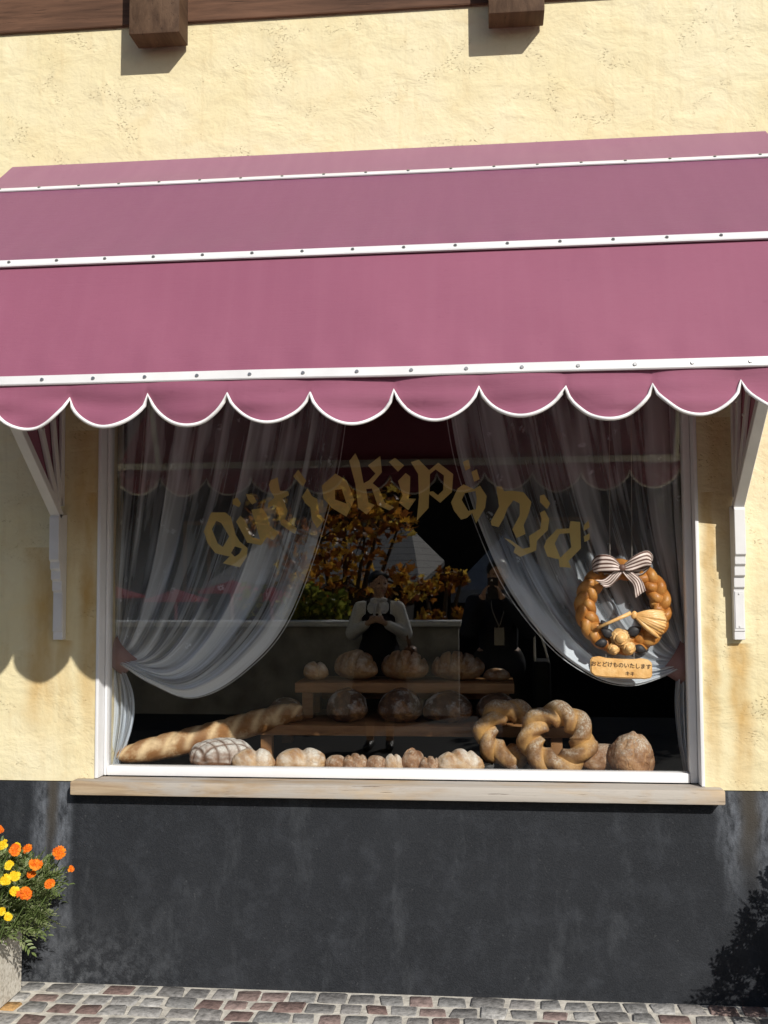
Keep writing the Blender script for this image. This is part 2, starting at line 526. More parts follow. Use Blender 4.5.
M['gold'] = simple('gold_film', (0.74, 0.57, 0.22), 0.45, 0.4, 0, 0.08, 6)
M['crust_pale'] = mat_crust('floured_crust', (0.36, 0.17, 0.065), (0.54, 0.31, 0.13), (0.70, 0.48, 0.25), 1.0, (0.86, 0.82, 0.74))
M['crust_dark'] = mat_crust('dark_rye_crust', (0.035, 0.016, 0.009), (0.10, 0.044, 0.02), (0.46, 0.22, 0.075), 0.85, (0.62, 0.60, 0.57), fscale=13, fedge=(0.48, 0.57))
M['crust_mid'] = mat_crust('country_crust', (0.17, 0.075, 0.026), (0.32, 0.16, 0.065), (0.52, 0.32, 0.14), 0.70, (0.74, 0.68, 0.57), fscale=11, fedge=(0.44, 0.57))
M['crust_baguette'] = mat_crust('baguette_crust', (0.22, 0.09, 0.03), (0.34, 0.155, 0.05), (0.84, 0.62, 0.36), 0.28, (0.70, 0.56, 0.38), fscale=12, speck=0.4, crack=0.05)
M['crust_hatch'] = mat_crust('hatched_crust', (0.15, 0.065, 0.03), (0.26, 0.12, 0.055), (0.12, 0.05, 0.022), 1.0, (0.86, 0.83, 0.77), fscale=9, crack=0.15, fedge=(0.30, 0.48))
M['crust_ring'] = mat_crust('ring_crust', (0.17, 0.075, 0.028), (0.30, 0.15, 0.058), (0.66, 0.38, 0.13), 0.95, (0.70, 0.64, 0.52), fscale=13, speck=0.75, crack=0.15)
M['crust_brown'] = mat_crust('speckled_brown_crust', (0.17, 0.07, 0.03), (0.36, 0.18, 0.08), (0.56, 0.33, 0.16), 0.9, (0.74, 0.67, 0.56), fscale=16, speck=0.6, crack=0.55)
M['glaze'] = mat_crust('glazed_dough', (0.40, 0.13, 0.022), (0.60, 0.25, 0.055), (0.76, 0.43, 0.14), 0.0, rough=0.42, spec=0.4, gloss=0.12)
M['glaze_light'] = mat_crust('pale_glazed_dough', (0.60, 0.31, 0.09), (0.72, 0.43, 0.16), (0.80, 0.54, 0.25), 0.0, rough=0.4, spec=0.4, gloss=0.2)
M['leaf_dough'] = simple('dark_dough_leaf', (0.045, 0.042, 0.045), 0.5, 0.4)
M['ink'] = simple('brown_ink', (0.03, 0.012, 0.006), 0.7)
M['cord'] = simple('pale_cord', (0.45, 0.40, 0.36), 0.8)


def mat_ribbon():
    t = NT('striped_ribbon')
    uv = t.n('UVMap').outputs[0]
    w = t.n('TexWave', wave_type='BANDS', bands_direction='Y'); t.set(w, 0, uv); w.inputs['Scale'].default_value = 1.35
    col = t.ramp(w.outputs['Fac'], [(0.42, (0.12, 0.065, 0.05)), (0.52, (0.66, 0.56, 0.50))])
    return t.surf(t.bsdf(col, 0.5, None, 0.4))


M['ribbon'] = mat_ribbon()


def mat_concrete():
    t = NT('pale_cast_stone')
    c = t.co()
    n = t.noise(c, 90, 4, 0.7)
    col = t.ramp(n, [(0.35, (0.40, 0.36, 0.29)), (0.5, (0.62, 0.575, 0.49)), (0.65, (0.70, 0.66, 0.58))])
    col = t.mix(t.ramp(t.noise(c, 5, 4), [(0.4, 0), (0.8, 0.35)]), col, (0.45, 0.40, 0.32))
    return t.surf(t.bsdf(col, 0.85, t.bump(n, 0.35, 0.003), 0.2))


M['planter'] = mat_concrete()
M['soil'] = simple('dark_soil', (0.035, 0.024, 0.016), 0.95, 0.1, 0, 0.4, 40, 0.8, 60)
M['sett'] = mat_island('granite_setts', [(0.0, (0.235, 0.23, 0.22)), (0.18, (0.30, 0.29, 0.275)), (0.34, (0.185, 0.178, 0.17)), (0.46, (0.235, 0.17, 0.15)), (0.58, (0.28, 0.265, 0.25)), (0.68, (0.19, 0.13, 0.115)),
                                        (0.80, (0.27, 0.20, 0.18)), (0.90, (0.38, 0.37, 0.35)), (0.985, (0.42, 0.25, 0.10))], 0.85, 0, 0.25, 0.55, 1.0, 42, 'CONSTANT')
M['grout'] = simple('sandy_grout', (0.58, 0.545, 0.475), 0.95, 0.1, 0, 0.3, 25, 0.7, 90)
M['foliage'] = mat_island('marigold_leaf', [(0.0, (0.11, 0.155, 0.045)), (0.5, (0.20, 0.26, 0.09)), (0.8, (0.29, 0.34, 0.15)), (1.0, (0.40, 0.42, 0.25))], 0.45, 0.38, 0.4, 0.0)
M['stem'] = simple('green_stem', (0.08, 0.12, 0.03), 0.6)
M['petal_orange'] = mat_island('orange_petals', [(0, (0.72, 0.13, 0.008)), (0.6, (0.85, 0.22, 0.012)), (1, (0.88, 0.30, 0.02))], 0.6, 0.25, 0.2, 0.0)
M['petal_yellow'] = mat_island('yellow_petals', [(0, (0.78, 0.50, 0.012)), (0.6, (0.85, 0.62, 0.02)), (1, (0.88, 0.70, 0.06))], 0.6, 0.25, 0.2, 0.0)

# ------------------------------------------------------------------ the shop building
GL = 0.075                     # depth of the glass behind the wall face
shop = empty('bakery_building', (0, 0, 0))
tag(shop, 'yellow plastered bakery front with charcoal base and a curtained display window', 'building')

X0, X1, ZS, ZT = -1.432, 0.712, 0.716, 2.48       # the window opening
bm = bmesh.new()
for (a, b, c, d) in ((-9, X0, 0.705, 6.2), (X1, 7, 0.705, 6.2), (X0, X1, ZT, 6.2)):
    box(bm, a, b, 0, 0.26, c, d)
obj('plaster_wall', bm, M['plaster'], shop)
bm = bmesh.new()
box(bm, -9, 7, -0.004, 0.26, -0.6, 0.702)
obj('plinth', bm, M['plinth'], shop)
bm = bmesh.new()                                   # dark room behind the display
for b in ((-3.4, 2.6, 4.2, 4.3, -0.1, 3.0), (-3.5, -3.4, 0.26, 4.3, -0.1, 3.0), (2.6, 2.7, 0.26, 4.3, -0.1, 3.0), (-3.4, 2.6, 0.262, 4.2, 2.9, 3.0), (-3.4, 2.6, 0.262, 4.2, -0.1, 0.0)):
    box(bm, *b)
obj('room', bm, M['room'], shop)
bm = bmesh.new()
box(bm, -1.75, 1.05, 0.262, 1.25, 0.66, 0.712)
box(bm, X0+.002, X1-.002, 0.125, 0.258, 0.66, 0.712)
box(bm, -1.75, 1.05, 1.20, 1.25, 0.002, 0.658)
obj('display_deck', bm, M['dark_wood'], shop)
bm = bmesh.new()
box(bm, -5, 4, -0.014, -0.002, 3.507, 3.80, 0.006)
obj('timber_beam', bm, M['beam'], shop)
for (pa, pb, py) in ((140, 189, 50), (488.6, 543, 30)):
    # squared joist end standing out of the beam
    xa, xb, zb = at(pa, py, 0).x, at(pb, py, 0).x, at((pa+pb)/2, py, 0).z
    bm = bmesh.new()
    box(bm, xa, xb, -0.122, -0.016, zb, 3.795, 0.004, 2)
    for v in bm.verts:
        v.co.x += 0.003*noise.noise(v.co*9); v.co.z += 0.003*noise.noise(v.co*7+Vector((3, 0, 0)))
    obj('joist_end', bm, M['beam_end'], shop, True, angle=40)

# window: frame set back in the reveal, thin lipping flush with the plaster
bm = bmesh.new()
lip, fw_, yf = 0.012, 0.026, 0.050
for s in (0, 1):
    xo = X0 if s == 0 else X1
    sg = 1 if s == 0 else -1
    fs = 0.011 if s == 0 else fw_
    a, b = sorted((xo, xo+sg*lip)); box(bm, a, b, -0.006, 0.12, ZS+.001, ZT, 0.002)
    a, b = sorted((xo+sg*(lip+.001), xo+sg*(lip+fs))); box(bm, a, b, yf, 0.10, ZS+.001, ZT, 0.003)
box(bm, X0+lip+0.012, X1-lip-fw_-.001, yf, 0.10, ZS+.001, ZS+0.034, 0.004)
box(bm, X0+lip+.001, X1-lip-.001, 0.045, 0.10, ZT-0.04, ZT-.001, 0.003)
frame = obj('window_frame', bm, M['white_paint'], shop, True, angle=40)
bm = bmesh.new()
gx0, gx1 = X0+lip+0.007, X1-lip-fw_+0.004
box(bm, gx0, gx1, GL, GL+0.006, ZS+0.03, ZT-0.036)
pane = obj('glass_pane', bm, M['glass'], frame)
bm = bmesh.new()
box(bm, -1.500, 0.766, -0.062, 0.048, 0.667, 0.7150, 0.005)
obj('window_sill', bm, M['sill'], shop, True, angle=40)

# gold film lettering stuck behind the glass: letters drawn as polygons
A1, A2, A3, A4 = ((195, 440), 5.908), ((310, 440), 5.908), ((420, 440), 7.68), ((490, 480), 6.4)
LET = [
 (A1, [[(95, 428), (180, 428), (212, 455), (240, 560), (265, 600), (312, 640), (305, 690), (265, 752), (165, 728), (205, 688), (175, 682), (120, 668), (75, 610), (52, 540)],
       [(125, 478), (155, 490), (203, 570), (165, 632), (135, 612), (100, 528)], [(235, 628), (280, 642), (262, 672), (235, 690), (213, 668)]]),
 (A1, [[(222, 350), (250, 340), (272, 375), (260, 397), (222, 380)]]), (A1, [[(300, 318), (345, 328), (365, 365), (338, 382), (312, 350)]]),
 (A1, [[(243, 482), (268, 447), (300, 478), (335, 572), (385, 588), (368, 530), (333, 412), (395, 402), (425, 440), (442, 510), (497, 545), (462, 592), (425, 575), (390, 622), (308, 606), (285, 560)]]),
 (A1, [[(437, 265), (447, 238), (488, 220), (502, 300), (550, 303), (556, 325), (520, 345), (548, 420), (532, 470), (602, 522), (590, 556), (508, 500), (490, 420), (470, 385), (430, 402), (432, 370), (470, 340), (445, 300)]]),
 (A1, [[(580, 215), (610, 175), (657, 240), (637, 277)]]),
 (A1, [[(632, 335), (665, 285), (692, 332), (722, 348), (726, 380), (735, 440), (768, 470), (722, 522), (690, 470), (682, 400), (650, 372)]]),
 (A2, [[(70, 270), (150, 198), (217, 240), (237, 290), (262, 355), (215, 452), (130, 402), (80, 345)], [(148, 295), (188, 290), (216, 376), (148, 352)]]),
 (A2, [[(232, 125), (268, 78), (292, 130), (317, 256), (350, 238), (387, 198), (342, 150), (415, 95), (425, 190), (370, 256), (407, 285), (442, 370), (497, 398), (470, 416), (400, 386), (365, 286), (332, 290), (345, 368), (382, 384), (335, 440), (285, 402), (268, 260)]]),
 (A2, [[(465, 130), (502, 105), (557, 150), (520, 187)]]),
 (A2, [[(520, 242), (565, 195), (592, 215), (590, 300), (582, 345), (627, 348), (580, 415), (525, 370), (547, 330)]]),
 (A3, [[(-70, 170), (-10, 150), (70, 232), (140, 174), (255, 262), (245, 400), (155, 482), (70, 415), (66, 522), (-25, 620), (-8, 440), (-14, 262)],
       [(76, 262), (120, 226), (184, 272), (178, 385), (138, 424), (100, 394), (74, 398)]]),
 (A3, [[(330, 168), (372, 150), (388, 215), (350, 237)]]), (A3, [[(395, 245), (435, 225), (458, 300), (415, 322)]]),
 (A3, [[(238, 480), (290, 372), (335, 340), (415, 378), (460, 350), (512, 430), (500, 520), (462, 585), (430, 642), (400, 560), (360, 598), (315, 612), (260, 540)],
       [(345, 408), (425, 392), (435, 450), (428, 530), (370, 545), (320, 460)]]),
 (A4, [[(40, 42), (75, 40), (90, 72), (140, 68), (215, 78), (265, 140), (250, 210), (215, 290), (227, 345), (170, 372), (143, 315), (190, 225), (190, 150), (150, 130), (112, 180), (90, 240), (55, 302), (10, 290), (5, 265), (58, 170)]]),
 (A4, [[(320, 100), (346, 92), (385, 150), (365, 187), (320, 142)]]),
 (A4, [[(320, 210), (350, 193), (380, 250), (370, 320), (300, 390), (296, 450), (195, 492), (150, 462), (162, 430), (90, 370), (130, 383), (210, 440), (256, 430), (250, 358), (322, 312), (330, 250)]]),
 (A4, [[(345, 427), (360, 385), (430, 313), (507, 310), (515, 263), (577, 268), (582, 437), (502, 520), (520, 562), (445, 556), (440, 508), (367, 490)], [(415, 408), (445, 345), (510, 340), (520, 430), (450, 496)]]),
 (A4, [[(600, 290), (630, 258), (638, 302), (600, 327)]]), (A4, [[(600, 360), (639, 340), (636, 382), (605, 397)]]),
]
cu = bpy.data.curves.new('lettering_curve', 'CURVE')
cu.dimensions = '2D'; cu.fill_mode = 'BOTH'; cu.extrude = 0.0004
for (org, s), polys in LET:
    for poly in polys:
        sp = cu.splines.new('POLY'); sp.points.add(len(poly)-1); sp.use_cyclic_u = True
        for pt, (u, v) in zip(sp.points, poly):
            w = at(org[0]+u/s, org[1]+v/s, GL+0.0075)
            pt.co = (w.x, w.z, 0, 1)


def curve_bm(cu, mat4):
    o = bpy.data.objects.new('tmp', cu); COL.objects.link(o)
    dg = bpy.context.evaluated_depsgraph_get()
    me = o.evaluated_get(dg).to_mesh()
    b = bmesh.new(); b.from_mesh(me)
    o.evaluated_get(dg).to_mesh_clear()
    bpy.data.objects.remove(o)
    b.transform(mat4)
    return b


XZ = Matrix(((1, 0, 0, 0), (0, 0, -1, 0), (0, 1, 0, 0), (0, 0, 0, 1)))   # curve plane -> upright, facing -y
obj('shop_lettering', curve_bm(cu, Matrix.Translation((0, GL+0.0075, 0)) @ XZ), M['gold'], frame)

# ------------------------------------------------------------------ awning
aw = empty('awning', (-0.4, 0, 1.68))
tag(aw, 'maroon canvas awning with white trim and scalloped valance over the window', 'awning')
AX0, AX1 = -1.782, 0.975
PROF = [(0.004, 2.988), (0.28, 2.785), (0.85, 2.338), (1.0, 1.972)]
bm = bmesh.new()
NX = 200
rows = []
for k in range(3):
    (p0, z0), (p1, z1) = PROF[k], PROF[k+1]
    nrm = Vector((0, -(z0-z1), (p1-p0))).normalized()
    for j in range(17 if k == 2 else 16):
        tt = j/16
        row = []
        for i in range(NX+1):
            x = AX0+(AX1-AX0)*i/NX
            sag = -0.012*math.sin(PI*tt)*(0.6+0.8*noise.noise(Vector((x*1.3, k*3.0, tt))))
            if k == 2: sag *= 0.5
            sag += (0.004*noise.noise(Vector((x*5, tt*2+k, 1.0)))+0.006*noise.noise(Vector((x*1.6+tt*1.2, tt*1.1+k, 4.0))))*math.sin(PI*tt)
            # canvas pinched at the screwed bar
            if tt > 0.6: sag += 0.006*(0.5-0.5*math.cos(2*PI*(x-AX0-0.09)/0.143))*max(0, 1-abs(tt-0.875)/0.14)*(0.7+0.6*noise.noise(Vector((x*4, k, 0))))
            c = Vector((x, -(p0+(p1-p0)*tt), z0+(z1-z0)*tt))+Vector((0, nrm.y, nrm.z))*sag
            row.append(bm.verts.new(c))
        rows.append(row)
for a, b in zip(rows, rows[1:]):
    for i in range(NX): bm.faces.new((a[i], a[i+1], b[i+1], b[i]))
canopy = obj('canopy', bm, M['canopy'], aw, True)

# valance
PITCH, CX0, CZ = 0.2207, -1.131, 1.917
ks = range(math.floor((AX0-CX0)/PITCH), math.ceil((AX1-CX0)/PITCH))
bm = bmesh.new()
edge = []
prev = None
SUB = 22
ztop = PROF[3][1]+0.004
for k in ks:
    for i in range(SUB+(1 if k == ks[-1] else 0)):
        u = i/SUB
        x = CX0+PITCH*(k+u)
        if x < AX0-1e-6 or x > AX1+1e-6: continue
        s = math.sin(PI*u)
        dz = 0.083*(s**0.62)*(1+0.05*math.sin(k*2.3))
        zb = CZ-dz + 0.004*math.sin(k*1.7)
        colv = []
        for j in range(11):
            t = j/10
            z = ztop+(zb-ztop)*t
            y = -1.003-0.012*t*s*(1.0+0.5*math.sin(k*3.1))+0.006*t*t*math.sin(2*PI*u+k*1.3)+(0.016*noise.noise(Vector((x*5, z*26, 2)))+0.020*noise.noise(Vector((x*3+z*14, z*7, 5))))*(0.25+0.75*t)*(j > 0)
            colv.append(bm.verts.new((x, y, z)))
        edge.append(colv[-1].co.copy())
        if prev:
            for j in range(10): bm.faces.new((prev[j], colv[j], colv[j+1], prev[j+1]))
        prev = colv
val = obj('valance', bm, M['canopy'], aw, True)
bm = bmesh.new()
tube(bm, [e+Vector((0, -0.002, 0)) for e in edge], 0.0062, 6, flat=0.75)
obj('piping', bm, M['piping'], val, True)

# white bars screwed over the canvas
scr = None
for k, (hw, th) in ((1, (0.013, 0.006)), (2, (0.015, 0.007)), (3, (0.0135, 0.008))):
    p, z = PROF[k]
    p0, z0 = PROF[k-1]
    p2, z2 = PROF[k+1] if k < 3 else (p, z-0.4)
    d = (Vector((0, -(p-p0), z-z0)).normalized()+Vector((0, -(p2-p), z2-z)).normalized()).normalized()
    n = Vector((1, 0, 0)).cross(d); n = n if n.y < 0 or n.z > 0 else -n
    if n.y > 0: n = -n
    bm = bmesh.new()
    c = Vector((0, -p, z))+n*(th/2+0.002)
    if k == 3: c.z -= 0.006
    segs = 28
    ring = []
    for i in range(segs+1):
        x = AX0-0.004+(AX1-AX0+0.008)*i/segs
        wv = 0.0018*noise.noise(Vector((x*2.2, k*5.0, 0)))
        ring.append([bm.verts.new(Vector((x, 0, wv))+c+d*(hw*a)+n*(th/2*b)) for a, b in ((-1, -1), (1, -1), (1, 0.3), (0.8, 1), (-0.8, 1), (-1, 0.3))])
    for A, B in zip(ring, ring[1:]):
        for j in range(6): bm.faces.new((A[j], A[(j+1) % 6], B[(j+1) % 6], B[j]))
    bm.faces.new(ring[0]); bm.faces.new(ring[-1][::-1])
    bmesh.ops.recalc_face_normals(bm, faces=bm.faces[:])
    bar = obj('trim_bar', bm, M['white_metal'], aw)
    x = AX0+0.06+0.03*k
    while x < AX1-0.02:
        if scr is None:
            b2 = bmesh.new()
            bmesh.ops.create_cone(b2, cap_ends=True, segments=12, radius1=0.0055, radius2=0.0042, depth=0.004)
            scr = obj('screw', b2, M['screw'], bar, world=False)
            s_ = scr
        else:
            s_ = scr.copy(); COL.objects.link(s_); s_.parent = bar
        s_.location = Vector((x, 0, 0))+c+n*(th/2+0.0015)-Vector(aw.location)
        s_.rotation_mode = 'QUATERNION'; s_.rotation_quaternion = n.to_track_quat('Z', 'Y')
        x += 0.143
# front rail carrying the lowest bar
bm = bmesh.new()
box(bm, AX0+0.01, AX1-0.01, -0.990, -0.966, 1.957, 1.985, 0.003)
obj('front_rail', bm, M['white_metal'], aw)
# wall batten under the canvas top edge
bm = bmesh.new()
box(bm, AX0+0.01, AX1-0.01, -0.018, -0.002, 2.925, 2.950)
obj('wall_batten', bm, M['white_metal'], aw)

# brackets, ribs and fan cloth on both sides
PIVZ = 1.672
for side, xc in (('l', -1.566), ('r', 0.834)):
    sg = -1 if side == 'l' else 1
    prof = [(0, 1.214), (0.030, 1.214), (0.030, 1.243), (0.034, 1.243), (0.034, 1.385), (0.044, 1.392), (0.044, 1.425), (0.056, 1.432), (0.056, 1.462), (0.066, 1.470), (0.066, 1.495), (0.076, 1.503),
            (0.076, 1.655), (0.066, 1.668), (0, 1.668)]
    bm = bmesh.new()
    prism(bm, [(-p-0.001, z) for p, z in prof], xc-0.018, xc+0.018, 'x')
    bmesh.ops.bevel(bm, geom=[e for e in bm.edges], offset=0.0015, segments=1, affect='EDGES')
    br = obj('bracket', bm, M['white_metal'], aw)
    bm = bmesh.new()
    box(bm, xc-0.0145, xc+0.0145, -0.0375, -0.0352, 1.252, 1.378, 0.0008, 1)
    for z in (1.26, 1.37):
        b2 = bmesh.new(); bmesh.ops.create_cone(b2, cap_ends=True, segments=8, radius1=0.003, radius2=0.003, depth=0.003)
        join(bm, b2, None, Matrix.Translation((xc, -0.039, z)) @ Matrix.Rotation(R(90), 4, 'X'))
    obj('cover_plate', bm, M['white_metal'], br)
    piv = Vector((xc, -0.055, 1.668))
    # main arm, deep channel that carries the canopy
    end = Vector((xc, -0.845, 2.318))
    dirv = (end-piv).normalized(); nn = Vector((0, dirv.z, -dirv.y))
    bm = bmesh.new()
    strip(bm, piv-dirv*0.012, end, 0.036, 0.030, bev=0.002)
    obj('arm', bm, M['white_metal'], aw)
    bm = bmesh.new()
    strip(bm, end+Vector((0, 0.035, -0.02)), Vector((xc, -0.952, 1.975)), 0.022, 0.022, bev=0.002)
    obj('rib', bm, M['white_metal'], aw)
    ends = [Vector((xc, -0.545, 2.555)), Vector((xc, -0.278, 2.755)), Vector((xc, -0.03, 2.93))]
    starts = [Vector((xc+0.002*sg, -0.045, 1.70)), Vector((xc, -0.030, 1.70)), Vector((xc, -0.014, 1.70))]
    for a, b in zip(starts, ends):
        bm = bmesh.new()
        strip(bm, a, b, 0.012, 0.030, up=Vector((0, 0, 1)), bev=0.0015)
        # bolt head
        b2 = bmesh.new(); bmesh.ops.create_cone(b2, cap_ends=True, segments=8, radius1=0.005, radius2=0.005, depth=0.024)
        join(bm, b2, None, Matrix.Translation(a.lerp(b, 0.3)) @ Matrix.Rotation(R(90), 4, 'Y'))
        obj('rib', bm, M['white_metal'], aw)
    # fan of canvas closing the side between arm and wall
    bm = bmesh.new()
    ex = xc+sg*0.010
    fan = [piv+Vector((0, 0.012, -0.004))] + [Vector((ex, -p, z)) for p, z in ((0.840, 2.302), (0.70, 2.42), (0.545, 2.54), (0.41, 2.645), (0.278, 2.75), (0.14, 2.845), (0.03, 2.925), (0.012, 2.30), (0.012, 1.69))]
    fan[0].x = ex
    vs = [bm.verts.new(v) for v in fan]
    for i in range(1, len(vs)-1): bm.faces.new((vs[0], vs[i], vs[i+1]))
    bmesh.ops.subdivide_edges(bm, edges=bm.edges[:], cuts=2)
    obj('side_panel', bm, M['canopy'], aw)

# ------------------------------------------------------------------ curtains
def curtain(name, top0, top1, mid_paths, label, folds, tail, band, seed, gather):
    """voile hung in folds from a rail, swept to a tieback"""
    rt_ = empty(name, (mid_paths[0][-1].x, mid_paths[0][-1].y, 0.72))
    tag(rt_, label, 'curtain', 'tied sheer curtains behind the glass')
    NU, NV = 190, 70
    r = random.Random(seed)
    S = [resample(spline(p, 60), NV) for p in mid_paths]
    m = len(S)-1
    ph = [r.uniform(0, 6.28) for _ in range(4)]
    bm = bmesh.new()
    bl = bm.verts.layers.float.new('bunch')
    sst = lambda x, a, b: (lambda q: q*q*(3-2*q))(min(1, max(0, (x-a)/(b-a))))
    grid = []
    for i in range(NU+1):
        u = i/NU
        uu = u + 0.012*math.sin(u*23+ph[0]) + 0.008*math.sin(u*41+ph[1])
        uu = min(max(uu, 0), 1)
        k = min(int(uu*m), m-1); f = uu*m-k
        row = []
        for j in range(NV):
            v = j/(NV-1)
            p = S[k][j].lerp(S[k+1][j], f)
            amp = gather*(1-0.80*v**1.6)
            w = math.sin(2*PI*folds*(u+0.03*math.sin(6*u+ph[2]))+0.8*math.sin(v*3+u*4))
            w = math.copysign(abs(w)**0.75, w)*(0.55+0.65*noise.noise(Vector((u*7, seed, v*1.2)))+0.35)
            w2 = 0.10*math.sin(2*PI*folds*2.7*u+ph[3]+v*2.0)
            # soft cross creases in the swag
            sw = 0.010*math.sin(v*9+u*14+ph[1])*v*(1-v)*3
            y = p.y+amp*(w+w2)+sw
            vv = bm.verts.new((p.x+amp*0.35*math.cos(2*PI*folds*u+ph[1]), y, p.z))
            vv[bl] = max(sst(u, 0.90, 0.985)*sst(v, 0.35, 0.62), 0.55*sst(u, 0.68, 0.74)*(1-sst(u, 0.76, 0.80))*sst(v, 0.4, 0.8), 0.8*sst(v, 0.86, 1.0))
            row.append(vv)
        grid.append(row)
    uvl = bm.loops.layers.uv.new('UVMap')
    for i, (a, b) in enumerate(zip(grid, grid[1:])):
        for j in range(NV-1):
            f = bm.faces.new((a[j], a[j+1], b[j+1], b[j]))
            for lp, (ii, jj) in zip(f.loops, ((i, j), (i, j+1), (i+1, j+1), (i+1, j))): lp[uvl].uv = (ii/NU*1.6+seed, jj/NV*1.4)
    obj('drape', bm, M['sheer'], rt_, True)
    bm = bmesh.new()
    tube(bm, [v.co+Vector((0, -0.001, 0)) for v in []] or [g.co for g in [] ] or [p for p in S[-1]], 0.0018, 5)
    obj('hem', bm, M['hem'], rt_, True)
    # the tail below the tie
    bm = bmesh.new()
    L = resample(spline(tail[0], 30), 24); Rr = resample(spline(tail[1], 30), 24)
    g = []
    for i in range(61):
        u = i/60
        g.append([bm.verts.new(L[j].lerp(Rr[j], u)+Vector((0, 0.022*math.sin(u*PI*7+0.5*math.sin(j*0.2))*(0.4+0.6*j/23), 0))) for j in range(24)])
    uvl = bm.loops.layers.uv.new('UVMap')
    for i, (a, b) in enumerate(zip(g, g[1:])):
        for j in range(23):
            f = bm.faces.new((a[j], a[j+1], b[j+1], b[j]))
            for lp, (ii, jj) in zip(f.loops, ((i, j), (i, j+1), (i+1, j+1), (i+1, j))): lp[uvl].uv = (ii/60*1.2, 2+jj/24*.5)
    obj('tail', bm, M['sheer'], rt_, True)
    bm = bmesh.new()
    (a, b, w) = band
    n = 10
    pr = None
    up = Vector((b.z-a.z, 0, -(b.x-a.x))).normalized()
    for i in range(n+1):
        t = i/n
        c = a.lerp(b, t)+Vector((0, -0.045*math.sin(PI*t)**0.7+0.01, 0))
        q = [bm.verts.new(c+up*w*s) for s in (-0.5, 0, 0.5)]
        q[1].co.y -= 0.004
        if pr:
            for j in range(2): bm.faces.new((pr[j], pr[j+1], q[j+1], q[j]))
        pr = q
    o = obj('tieback', bm, M['tieback'], rt_, True)
    md = o.modifiers.new('thick', 'SOLIDIFY'); md.thickness = 0.003
    return rt_


def mat_hem():
    t = NT('voile_hem')
    d = t.n('BsdfDiffuse'); t.set(d, 'Color', (0.75, 0.77, 0.8, 1))
    tp = t.n('BsdfTransparent'); m = t.n('MixShader'); m.inputs[0].default_value = 0.6
    c = t.co(); t.set(m, 0, t.ramp(t.noise(c, 60, 2), [(0.3, 0.45), (0.7, 0.7)]))
    t.t.links.new(tp.outputs[0], m.inputs[1]); t.t.links.new(d.outputs[0], m.inputs[2])
    return t.surf(m.outputs[0])


M['hem'] = mat_hem()
YC = 0.19


def pth(pts, y0=YC, y1=YC):
    n = len(pts)
    return [at(x, y, y0+(y1-y0)*i/(n-1)) for i, (x, y) in enumerate(pts)]


left_paths = [pth([(112, 372), (112, 470), (112, 560), (113, 620), (114, 652)]),
              pth([(170, 372), (155, 500), (137, 590), (124, 640), (116, 655)]),
              pth([(232, 372), (205, 500), (176, 600), (145, 655), (118, 658)], YC, YC-0.01),
              pth([(292, 372), (265, 510), (225, 615), (175, 672), (120, 660)], YC, YC-0.02),
              pth([(352, 372), (334, 490), (292, 615), (245, 672), (195, 698), (152, 684), (120, 664)], YC, YC-0.03)]
curtain('sheer_curtain', None, None, left_paths, 'sheer white curtain swept to the left, its swag above the long baguette', 9,
        (pth([(112, 668), (111, 710), (110, 745), (108, 775)]), pth([(124, 668), (134, 695), (133, 725), (116, 772)])), (at(108, 642, 0.19), at(131, 668, 0.19), 0.085), 3, 0.030)
right_paths = [pth([(690, 372), (690, 470), (690, 560), (689, 620), (688, 655)]),
               pth([(625, 372), (640, 500), (662, 590), (678, 640), (687, 657)]),
               pth([(560, 372), (585, 500), (620, 600), (655, 650), (686, 660)], YC, YC-0.01),
               pth([(500, 372), (530, 500), (572, 605), (630, 665), (684, 664)], YC, YC-0.02),
               pth([(440, 372), (457, 470), (497, 575), (545, 642), (590, 676), (628, 686), (660, 678), (682, 667)], YC, YC-0.03)]
curtain('sheer_curtain', None, None, right_paths, 'sheer white curtain swept to the right, hanging behind the bread wreath', 9,
        (pth([(676, 676), (675, 705), (678, 740), (684, 772)]), pth([(691, 676), (692, 705), (692, 740), (692, 775)])), (at(671, 678, 0.19), at(692, 645, 0.19), 0.085), 8, 0.030)
bm = bmesh.new()
tube(bm, [(-1.7, YC, 2.43), (1.0, YC, 2.43)], 0.012, 10)
tag(rebase(obj('curtain_rail', bm, M['white_metal'], None, True), (-0.35, YC, 2.43)), 'white curtain rail across the top of the display window', 'curtain rail')

# ------------------------------------------------------------------ display benches
def bench(name, label, x0, x1, y0, y1, zt, th, zb, legs, lw):
    r_ = empty(name, ((x0+x1)/2, (y0+y1)/2, zb)); tag(r_, label, 'bench')
    bm = bmesh.new(); box(bm, x0, x1, y0, y1, zt-th, zt, 0.004); obj('top_board', bm, M['bench'], r_, True, angle=40)
    for lx in legs:
        for y in (y0+0.03, y1-0.03-lw):
            bm = bmesh.new(); box(bm, lx, lx+lw, y, y+lw, zb, zt-th-.0005, 0.003); obj('leg', bm, M['bench'], r_, True, angle=40)
    bm = bmesh.new(); box(bm, legs[0]+lw+.001, legs[1]-.001, y1-0.055, y1-0.035, zt-th-0.05, zt-th-.001, 0.002); obj('rail', bm, M['bench'], r_)
    return r_


bench('low_bench', 'low wooden bench carrying the row of dark loaves', -0.943, 0.30, 0.42, 0.95, 0.853, 0.040, 0.7125, (-0.925, 0.22), 0.045)
bench('raised_bench', 'raised wooden bench carrying the top row of ridged loaves', -0.815, 0.085, 0.60, 0.90, 1.003, 0.042, 0.8535, (-0.79, 0.02), 0.045)

